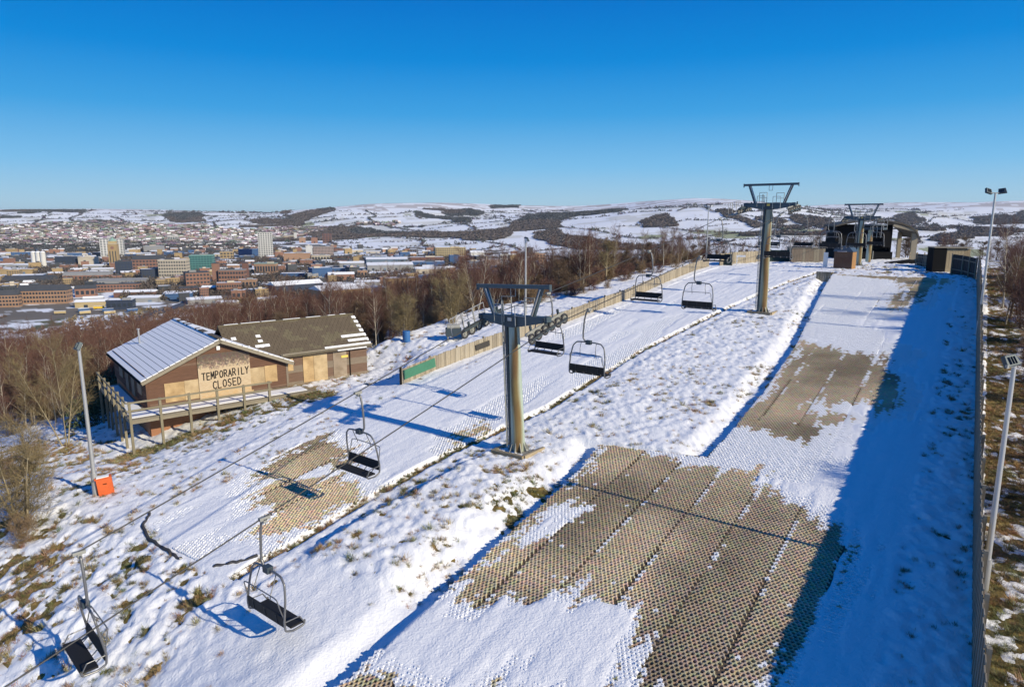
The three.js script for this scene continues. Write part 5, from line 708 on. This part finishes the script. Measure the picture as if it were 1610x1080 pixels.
const CITY = [
[-920, 1582, 19, 19, 66, 18, 'clock', 'clock_tower', 'tall tan stone clock tower with a green domed top', 'tower', 'tan', 'green', 0, 0],
[-1147, 1969, 58, 29, 49, 20, 'flat', 'apartment_tower', 'white slab apartment tower standing behind the tan clock tower', 'apartment block', 'white', 'grey', 10, 7],
[-1053, 1621, 50, 30, 21, 15, 'flat', 'office_building', 'dark navy office block with a pale teal end beside a cream block', 'office block', 'navy', 'snow', 3, 6],
[-1007, 1621, 36, 25, 20, 10, 'flat', 'commercial_building', 'cream blank-walled block next to a dark navy office', 'building', 'cream', 'snow', 0, 0],
[-803, 1508, 60, 30, 31, 16, 'gable', 'brick_building', 'red brick block with gabled ends between the clock tower and the cream office', 'building', 'brick', 'slate', 3, 9],
[-624, 1256, 48, 26, 37, 10, 'flat', 'office_building', 'cream six-storey office block with dark window bands facing the road', 'office block', 'cream', 'snow', 6, 11],
[-654, 1440, 45, 32, 35, 14, 'glass', 'glass_office', 'teal glass office block with a pale green roof edge', 'office block', 'teal', 'green', 7, 8],
[-512, 1112, 36, 29, 26, 32, 'flat', 'office_building', 'brick and dark glass office with stepped floors by the ring road', 'office block', 'brick', 'slate', 4, 7],
[-487, 1184, 42, 25, 24, 10, 'flat', 'college_building', 'brick block with a pale roof deck between two square stair towers', 'building', 'brick', 'grey', 3, 9],
[-514, 1184, 11, 11, 36, 12, 'flat', 'stair_tower', 'square brick stair tower at the near end of the stepped brick block', 'tower', 'brick', 'slate', 0, 0],
[-490, 1255, 10, 10, 32, 12, 'flat', 'stair_tower', 'narrower brick stair tower at the back of the stepped brick block', 'tower', 'brickdark', 'slate', 0, 0],
[-435, 1046, 35, 18, 15, 20, 'flat', 'brick_building', 'long low brick wing in front of the twin stair towers', 'building', 'brick', 'snow', 2, 10],
[-436, 1121, 28, 14, 13, 10, 'flat', 'brick_building', 'orange brick low block with square dark windows beside the long wing', 'building', 'orange', 'snow', 1, 5],
[-388, 964, 19, 13, 12, 24, 'flat', 'brick_building', 'small red brick house-like block at the bend of the ring road', 'building', 'brick', 'snow', 1, 3],
[-497, 1376, 42, 21, 22, 6, 'flat', 'brick_building', 'long brick hall with a pale green roof and small dark windows', 'building', 'orange', 'green', 1, 8],
[-674, 1880, 37, 21, 70, 16, 'flat', 'apartment_tower', 'tall white tower block with ribbed front standing alone', 'apartment block', 'white', 'grey', 13, 6],
[-591, 2000, 18, 18, 26, 14, 'flat', 'hospital_wing', 'white blank end wing of the pinkish slab block', 'building', 'white', 'snow', 0, 0],
[-534, 1944, 55, 25, 27, 12, 'flat', 'slab_block', 'pinkish grey slab block with rows of small windows', 'building', 'pink', 'grey', 6, 14],
[-551, 1757, 65, 39, 20, 14, 'flat', 'retail_shed', 'broad brick and blue shed with a snowy flat roof', 'shed', 'orange', 'snow', 0, 0],
[-496, 1776, 45, 27, 13, 8, 'flat', 'commercial_building', 'low white block in front of the pinkish slab block', 'building', 'cream', 'snow', 1, 6],
[-690, 2570, 32, 22, 36, 12, 'flat', 'apartment_tower', 'distant brown tower block on the lower suburb slope', 'apartment block', 'brickdark', 'slate', 5, 3],
[-869, 2765, 10, 10, 28, 10, 'flat', 'apartment_tower', 'thin white distant tower beyond the tall ribbed tower block', 'apartment block', 'white', 'snow', 0, 0],
[-165, 1848, 81, 32, 26, 12, 'flat', 'hotel_building', 'yellow stone slab block with five rows of dark windows', 'building', 'yellow', 'snow', 5, 14],
[-136, 1623, 23, 16, 21, 14, 'flat', 'commercial_building', 'blue clad box building below the yellow slab block', 'building', 'blue', 'snow', 0, 0],
[-93, 1855, 37, 22, 17, 14, 'gable', 'factory_building', 'white rendered factory with a snowy pitched roof', 'factory', 'white', 'snow', 0, 0],
[-7, 1758, 47, 23, 13, 10, 'flat', 'commercial_building', 'long bright white low building near the pale lamp column', 'building', 'white', 'snow', 1, 8],
[67, 1651, 28, 17, 21, 14, 'flat', 'brick_building', 'brick block with pale bands rising above the tree line', 'building', 'orange', 'snow', 3, 4],
[-306, 1677, 100, 50, 14, 12, 'gable', 'warehouse', 'wide warehouse with blue wall ends and snow covered roof', 'warehouse', 'bluegrey', 'snow', 0, 0],
[-262, 1476, 98, 59, 16, 14, 'gable', 'warehouse', 'broad grey warehouse with twin dark entrance gables', 'warehouse', 'grey', 'snow', 0, 0],
[-165, 1394, 62, 37, 13, 12, 'gable', 'warehouse', 'cream walled warehouse with snowy roof above the tree line', 'warehouse', 'cream', 'snow', 0, 0],
[-192, 1573, 74, 37, 10, 10, 'flat', 'warehouse', 'low blue fronted warehouse row with white roofs', 'warehouse', 'blue', 'snow', 0, 0],
[-82, 1513, 45, 27, 15, 14, 'flat', 'warehouse', 'pale blue sided square warehouse beside the pale lamp column', 'warehouse', 'bluegrey', 'snow', 0, 0],
[-47, 1543, 43, 26, 16, 12, 'flat', 'warehouse', 'grey and pink ended square warehouse with a white roof', 'warehouse', 'pink', 'snow', 0, 0],
[-211, 1708, 84, 33, 11, 12, 'flat', 'factory_building', 'long dark red factory range with a flat snowy roof', 'factory', 'brickdark', 'snow', 0, 0],
[-180, 1117, 51, 31, 15, 20, 'flat', 'commercial_building', 'brown flat roofed block standing against the bare wood', 'building', 'tan', 'snow', 1, 5],
[-351, 1265, 37, 30, 21, 30, 'flat', 'warehouse', 'deep blue clad warehouse with a snowy flat roof', 'warehouse', 'blue', 'snow', 0, 0],
[-316, 1264, 47, 19, 14, 16, 'gable', 'warehouse', 'brick warehouse with a long white curved roof beside the blue one', 'warehouse', 'brick', 'snow', 0, 0],
[-288, 1315, 18, 12, 12, 14, 'flat', 'brick_building', 'small orange brick box at the end of the white roofed shed', 'building', 'orange', 'snow', 1, 3],
[-326, 1045, 78, 27, 19, 42, 'gable', 'warehouse', 'long dark walled warehouse with a ribbed snowy roof', 'warehouse', 'navy', 'snow', 0, 0],
[-232, 956, 75, 45, 21, 40, 'gable', 'warehouse', 'large warehouse with tan gable front and dark side wall', 'warehouse', 'tan', 'snow', 0, 0],
[-365, 1253, 19, 15, 14, 20, 'barrel', 'barrel_shed', 'barrel roofed shed with rounded tan end wall', 'shed', 'tan', 'grey', 0, 0],
[-367, 1567, 54, 27, 13, 10, 'gable', 'warehouse', 'white roofed grey warehouse in the middle of the estate', 'warehouse', 'grey', 'snow', 0, 0],
[-340, 1700, 52, 26, 14, 12, 'flat', 'warehouse', 'blue grey shed with white roof at the edge of the estate', 'warehouse', 'bluegrey', 'snow', 0, 0],
[-798, 2622, 23, 14, 17, 14, 'flat', 'brick_building', 'small bright orange brick block on the suburb slope', 'building', 'orange', 'snow', 0, 0],
[-740, 2580, 23, 14, 19, 14, 'flat', 'brick_building', 'wider orange brick block on the suburb slope', 'building', 'brick', 'snow', 0, 0],
[-441, 1571, 24, 17, 13, 30, 'flat', 'commercial_building', 'dark slate coloured box behind the deep blue warehouse', 'building', 'navy', 'snow', 0, 0],
[-655, 882, 22, 11, 22, 14, 'gable', 'apartment_terrace', 'orange brick terrace with dormers at the end of the row', 'apartments', 'orange', 'slate', 3, 6],
[-634, 915, 60, 21, 25, 12, 'gable', 'apartment_terrace', 'long orange brick apartment terrace with dark slate roof', 'apartments', 'orange', 'slate', 3, 16],
[-626, 996, 26, 16, 17, 20, 'gable', 'brick_building', 'brick hall with steep slate roof next to the long terrace', 'building', 'brick', 'slate', 1, 4],
[-674, 1164, 88, 22, 12, 14, 'gable', 'market_hall', 'long grey roofed hall with a row of dark openings', 'hall', 'grey', 'grey', 1, 18],
[-619, 1065, 63, 16, 12, 14, 'flat', 'brick_building', 'long red brick range with small lit windows below the grey hall', 'building', 'brick', 'slate', 2, 14],
[-554, 996, 55, 19, 10, 14, 'gable', 'warehouse', 'low brick shed with a wide pale grey roof', 'warehouse', 'brickdark', 'snow', 0, 0],
[-726, 1295, 15, 12, 10, 16, 'flat', 'commercial_building', 'plain tan box with no windows above the grey hall', 'building', 'tan', 'tan', 0, 0],
[-800, 1410, 31, 18, 24, 28, 'flat', 'office_building', 'dark blue grey office block at the foot of the clock tower', 'office block', 'navy', 'slate', 4, 5],
[-663, 1256, 33, 23, 20, 34, 'flat', 'office_building', 'deep blue glass fronted block beside the cream office', 'office block', 'navy', 'snow', 3, 5],
[-792, 1269, 79, 24, 15, 14, 'barrel', 'market_hall', 'long brick hall under a curved grey roof', 'hall', 'brick', 'grey', 1, 12],
[-1013, 1395, 59, 24, 9, 10, 'flat', 'factory_building', 'low sunlit tan factory range at the edge of the city', 'factory', 'tan', 'snow', 0, 0],
[-846, 1186, 75, 38, 14, 14, 'barrel', 'sports_hall', 'wide dark domed roof hall dusted with snow', 'hall', 'slate', 'slate', 0, 0],
[-541, 882, 50, 15, 10, 16, 'gable', 'warehouse', 'pale yellow walled shed with a thick snow roof', 'warehouse', 'yellow', 'snow', 0, 0],
[-497, 857, 30, 15, 11, 14, 'flat', 'showroom', 'dark showroom with a red sign panel on its front', 'shop', 'navy', 'snow', 1, 5],
[-1135, 2170, 52, 36, 18, 12, 'flat', 'stadium_stand', 'broad white roofed stand behind the red brick block', 'stand', 'grey', 'snow', 0, 0],
[-974, 1968, 44, 22, 11, 14, 'flat', 'commercial_building', 'low blue clad block behind the cream office', 'building', 'blue', 'snow', 0, 0],
[-784, 1885, 34, 24, 17, 16, 'flat', 'office_building', 'dark blue block with a tan windowed end near the white tower', 'office block', 'tan', 'snow', 2, 4],
[-754, 1960, 51, 25, 20, 14, 'flat', 'commercial_building', 'bright blue clad block next to the ribbed white tower', 'building', 'blue', 'snow', 0, 0],
[-1365, 2772, 39, 16, 18, 12, 'flat', 'commercial_building', 'white banded long block below the suburb', 'building', 'white', 'snow', 1, 6],
];
seed = 555; for (const b of CITY) building(b);
{ // white silos
  const G = 'white silos at the edge of the city'; let s0; for (let k = 0; k < 3; k++) { const X = -1123 + k * 11, D = 1610; if (!s0) { s0 = thing('silo', 'tall white cylindrical silo at the edge of the city', 'silo', [X, H(X, D) - 1, D], 0, G); mesh('shell', cyl([0, 0, 0], [0, 34, 0], 5.6, 5.6, 20), M.w_white, s0); mesh('cap', cyl([0, 34, 0], [0, 36, 0], 5.7, 3, 20), M.w_snow, s0); } else dup(s0, [X, H(X, D) - 1, D], 0); placed.push([X, D, 8]); }
  // streets of ordinary blocks and sheds between the known buildings
  const kinds = [
    ['flat', 'brick_block', 'plain red brick block with a snowy flat roof among the city streets', 'building', 'brick', 'snow', [14, 34], [0.5, 0.9], [8, 15]], ['gable', 'brick_block', 'orange brick pitched-roof snowy block among the city streets', 'building', 'orange', 'snow', [14, 30], [0.5, 0.8], [8, 13]], ['gable', 'industrial_shed', 'grey industrial shed with white snowy roof in the valley', 'shed', 'grey', 'snow', [26, 60], [0.45, 0.8], [6, 10]],
    ['flat', 'industrial_shed', 'blue clad industrial shed with flat snowy roof in the valley', 'shed', 'blue', 'snow', [22, 55], [0.5, 0.8], [6, 10]], ['gable', 'industrial_shed', 'cream industrial shed with snowy pitched roof in the valley', 'shed', 'cream', 'snow', [24, 50], [0.4, 0.8], [6, 10]], ['flat', 'city_block', 'dark slate coloured city block with white roof edge', 'building', 'slate', 'snow', [14, 30], [0.6, 1], [9, 18]], ['gable', 'brick_block', 'dark brown terrace block with slate roof among the city streets', 'building', 'brickdark', 'slate', [18, 40], [0.3, 0.5], [7, 11]], ['flat', 'city_block', 'pale stone city block with snowy roof', 'building', 'tan', 'snow', [14, 30], [0.6, 1], [8, 16]],
  ];
  seed = 808; let n = 0; for (let i = 0; i < 12000 && n < 400; i++) {
    const D = rr(880, 2300), a = rr(-0.8, 0.1), X = a * D; if (far(X, D) > -88 || nearH(X, D) > -100) continue; if (D > 1800 && rnd() < 0.3) continue; if (X > 60 || (D < 1050 && X > -330)) continue;
    const far2 = D > 1350, east = X > -480, q = kinds[Math.floor(rnd() * kinds.length)]; if (east && /brick|city/.test(q[1]) && rnd() < 0.6) continue;
    const w = rr(...q[6]) * 0.85, d = w * rr(...q[7]), h = rr(...q[8]) * 0.9; if (placed.some(([x, y, r]) => Math.hypot(x - X, y - D) < r + Math.max(w, d) * 0.62)) continue; n++;
    building([X, D, w, d, h, rr(4, 34), q[0], q[1], q[2], q[3], q[4], q[5], far2 || q[1] === 'industrial_shed' ? 0 : 3, far2 || q[1] === 'industrial_shed' ? 0 : 5], q[2].replace(/^\S+ /, '').slice(0, 40) + ' of the valley');
  }
  console.log('filler', n);
  // suburbs
  const wallG = flatBox(9, 5.2, 8, 0, 2.6, 0), roofG = gableGeo(9, 8, 5.2, 3.2, 0.4); seed = 99; const proto = {}; let cnt = 0; const rest = [];
  for (let i = 0; i < 60000 && cnt + rest.length < 4300; i++) {
    const D = 2250 + 2900 * Math.pow(rnd(), 0.9), X = -Math.tan(rr(9, 42) / 57.3) * D; if (!inSuburb(X, D)) continue; if (placed.some(([x, y, r]) => Math.hypot(x - X, y - D) < r + 10)) continue;
    const row = Math.round((X * 0.24 + D) / 34) * 34 - X * 0.24, turn = faceAz(180 - (14 + 60 * Math.round(fbm(X * 0.0028, D * 0.0028, 2) * 3) / 3)); rest.push([X + rr(-3, 3), row + rr(-3, 3), turn, Math.floor(rnd() * 3)]);
  }
  rest.sort((a, b) => a[1] - b[1]);
  const near = rest.splice(0, 290), hw = [['brick', 'red brick suburban house with dark slate roof'], ['white', 'white rendered suburban house with snowy roof'], ['brickdark', 'dark brick suburban house with brown tiled roof']];
  for (const [X, D, t, k] of near) { const y = ty(X, D) - 0.6; if (!proto[k]) { const o = thing('suburban_house', hw[k][1] + ' on the lower slope across the valley', 'house', [X, y, D], t, `${hw[k][0]} suburban houses across the valley`); mesh('wall', wallG, M['w_' + hw[k][0]], o); mesh('roof', roofG, [M.w_slate, M.w_snow, M.w_brickdark][k], o); mesh('chimney', flatBox(0.9, 2, 0.9, 2.6, 8.4, 0), M.w_brickdark, o); proto[k] = o; } else dup(proto[k], [X, y, D], t); }
  const vg = mergeGeometries([wallG, roofG].map((g, i) => { const q = g.index ? g.toNonIndexed() : g.clone(), c = new Float32Array(q.attributes.position.count * 3); const nn = q.attributes.normal; for (let k = 0; k < q.attributes.position.count; k++) { const w = i && nn.getY(k) > 0.2 ? [1, 1, 1] : [0.43, 0.35, 0.31]; c.set(w, k * 3); } q.setAttribute('color', new THREE.BufferAttribute(c, 3)); q.deleteAttribute('uv'); return q; }));
  const im = new THREE.InstancedMesh(vg, new THREE.MeshStandardMaterial({ vertexColors: true, roughness: 0.9 }), rest.length); rest.forEach(([X, D, t, k], i) => { const sc = rr(0.85, 1.5); im.setMatrixAt(i, new THREE.Matrix4().compose(V(X, ty(X, D) - 0.6, D), new THREE.Quaternion().setFromAxisAngle(new THREE.Vector3(0, 1, 0), t), new THREE.Vector3(sc * rr(1, 1.8), sc, sc))); const kk = rnd(), q = kk < 0.83 ? [0.27, 0.235, 0.225].map((v) => v * rr(0.7, 1.3)) : [0.85, 0.83, 0.84]; im.setColorAt(i, new THREE.Color().setRGB(...q)); }); im.name = 'suburb_houses'; scene.add(im); kind(tag(im, 'rows of small snowy houses covering the far suburb', 'houses'), 'stuff'); im.castShadow = im.receiveShadow = true; console.log('suburb', rest.length);
}
// roads
function strip(name, label, pts, w, m, lift) { const c = new THREE.CatmullRomCurve3(pts.map(([X, D]) => new THREE.Vector3(X, 0, -D))), n = pts.length * 14, pos = [], idx = []; for (let i = 0; i <= n; i++) { const p = c.getPoint(i / n), t = c.getTangent(i / n), nx = -t.z, nz = t.x; for (const k of [-1, 1]) { const X = p.x + nx * k * w / 2, D = -(p.z + nz * k * w / 2); pos.push(X, H(X, D) + lift, -D); } if (i < n) { const a = i * 2; idx.push(a, a + 2, a + 1, a + 1, a + 2, a + 3); } } const g = new THREE.BufferGeometry(); g.setAttribute('position', new THREE.BufferAttribute(new Float32Array(pos), 3)); g.setIndex(idx); g.computeVertexNormals(); const o = kind(mesh(name, g, m), 'structure'); o.userData.label = label; return c; }
mat('asphalt', [0.075, 0.08, 0.09], { roughness: 0.7 });
const ROAD = [[-419, 729], [-432, 801], [-437, 869], [-449, 950], [-465, 1020], [-493, 1083], [-550, 1163], [-614, 1231], [-681, 1295], [-748, 1379]], BANK = [[-473, 620], [-463, 658], [-452, 700], [-440, 747], [-431, 776]];
const rc = strip('road', 'wet dual carriageway curving into the city', ROAD, 15, M.asphalt, 0.9); strip('road_verge', 'snowy verge beside the dual carriageway', ROAD.map(([x, d]) => [x - 3, d - 16]), 8, M.snowPlain, 0.7); strip('path', 'snow covered track along the foot of the wooded slope', BANK, 12, M.snowPlain, 0.8); strip('road', 'narrow street running between the cream office and the brick range', [[-640, 1200], [-760, 1330], [-900, 1480], [-1100, 1640]], 10, M.asphalt, 0.8);
{ const body = (() => { const s = new THREE.Shape(); s.moveTo(-2.2, 0.3); s.lineTo(2.2, 0.3); s.lineTo(2.2, 0.85); s.lineTo(1.3, 0.95); s.lineTo(0.7, 1.45); s.lineTo(-1.1, 1.45); s.lineTo(-1.9, 0.95); s.lineTo(-2.2, 0.9); s.closePath(); const g = new THREE.ExtrudeGeometry(s, { depth: 1.8, bevelEnabled: false }); g.translate(0, 0, -0.9); return g; })(), wheel = new THREE.CylinderGeometry(0.33, 0.33, 0.2, 10).rotateX(Math.PI / 2); seed = 61;
  const cc = [['white', 'w_white'], ['blue', 'w_blue'], ['dark grey', 'w_slate'], ['red', 'orange']], pr = {}; for (let k = 0; k < 22; k++) { const f = rr(0.02, 0.98), p = rc.getPoint(f), t = rc.getTangent(f), sd = k % 2 ? 3.4 : -3.4, X = p.x - t.z * sd, D = -(p.z + t.x * sd), [cn, cm] = cc[k % 4], ry = Math.atan2(-t.z, t.x); if (!pr[cn]) { const o = pr[cn] = thing('car', cn + ' car driving on the dual carriageway', 'car', [X, H(X, D) + 0.95, D], ry, cn + ' cars on the dual carriageway'); mesh('body', body, M[cm], o); for (const x of [-1.4, 1.4]) for (const z of [-0.85, 0.85]) mesh('wheel', wheel, M.black, o).position.set(x, 0.33, z); } else dup(pr[cn], [X, H(X, D) + 0.95, D], ry); }
  const trailer = (label, X, D, m, ry, g) => { const o = thing('lorry_trailer', label, 'trailer', [X, H(X, D) + 0.2, D], ry, g); mesh('body', flatBox(12, 2.9, 2.6, 0, 2.6, 0), m, o); mesh('roof_snow', flatBox(11.8, 0.15, 2.5, 0, 4.12, 0), M.w_snow, o); for (const x of [-4.5, -3.2, 4]) mesh('wheel', cyl([x, 0.5, -1.2], [x, 0.5, 1.2], 0.5, 0.5, 10), M.black, o); };
  for (let k = 0; k < 6; k++) trailer('blue and yellow lorry trailer parked in the snowy yard', -545 + k * 15, 815 + (k % 2) * 22, k % 2 ? M.w_blue : M.w_yellow, 0.4 + (k % 3) * 0.2, 'trailers parked in the snowy yard'); trailer('bright yellow plant lorry in the snowy yard', -525, 860, mat('plantYellow', [0.75, 0.5, 0.04]), 0.2); trailer('long bright blue trailer beside the dual carriageway', -372, 745, mat('trailerBlue', [0.08, 0.24, 0.55]), 0.75);
  for (let k = 0; k < 7; k++) trailer('white lorry trailer parked before the long dark warehouse', -345 + k * 9, 868 - k * 4, M.w_white, 0.9, 'white trailers before the dark warehouse');
}
renderer.render(scene, camera);
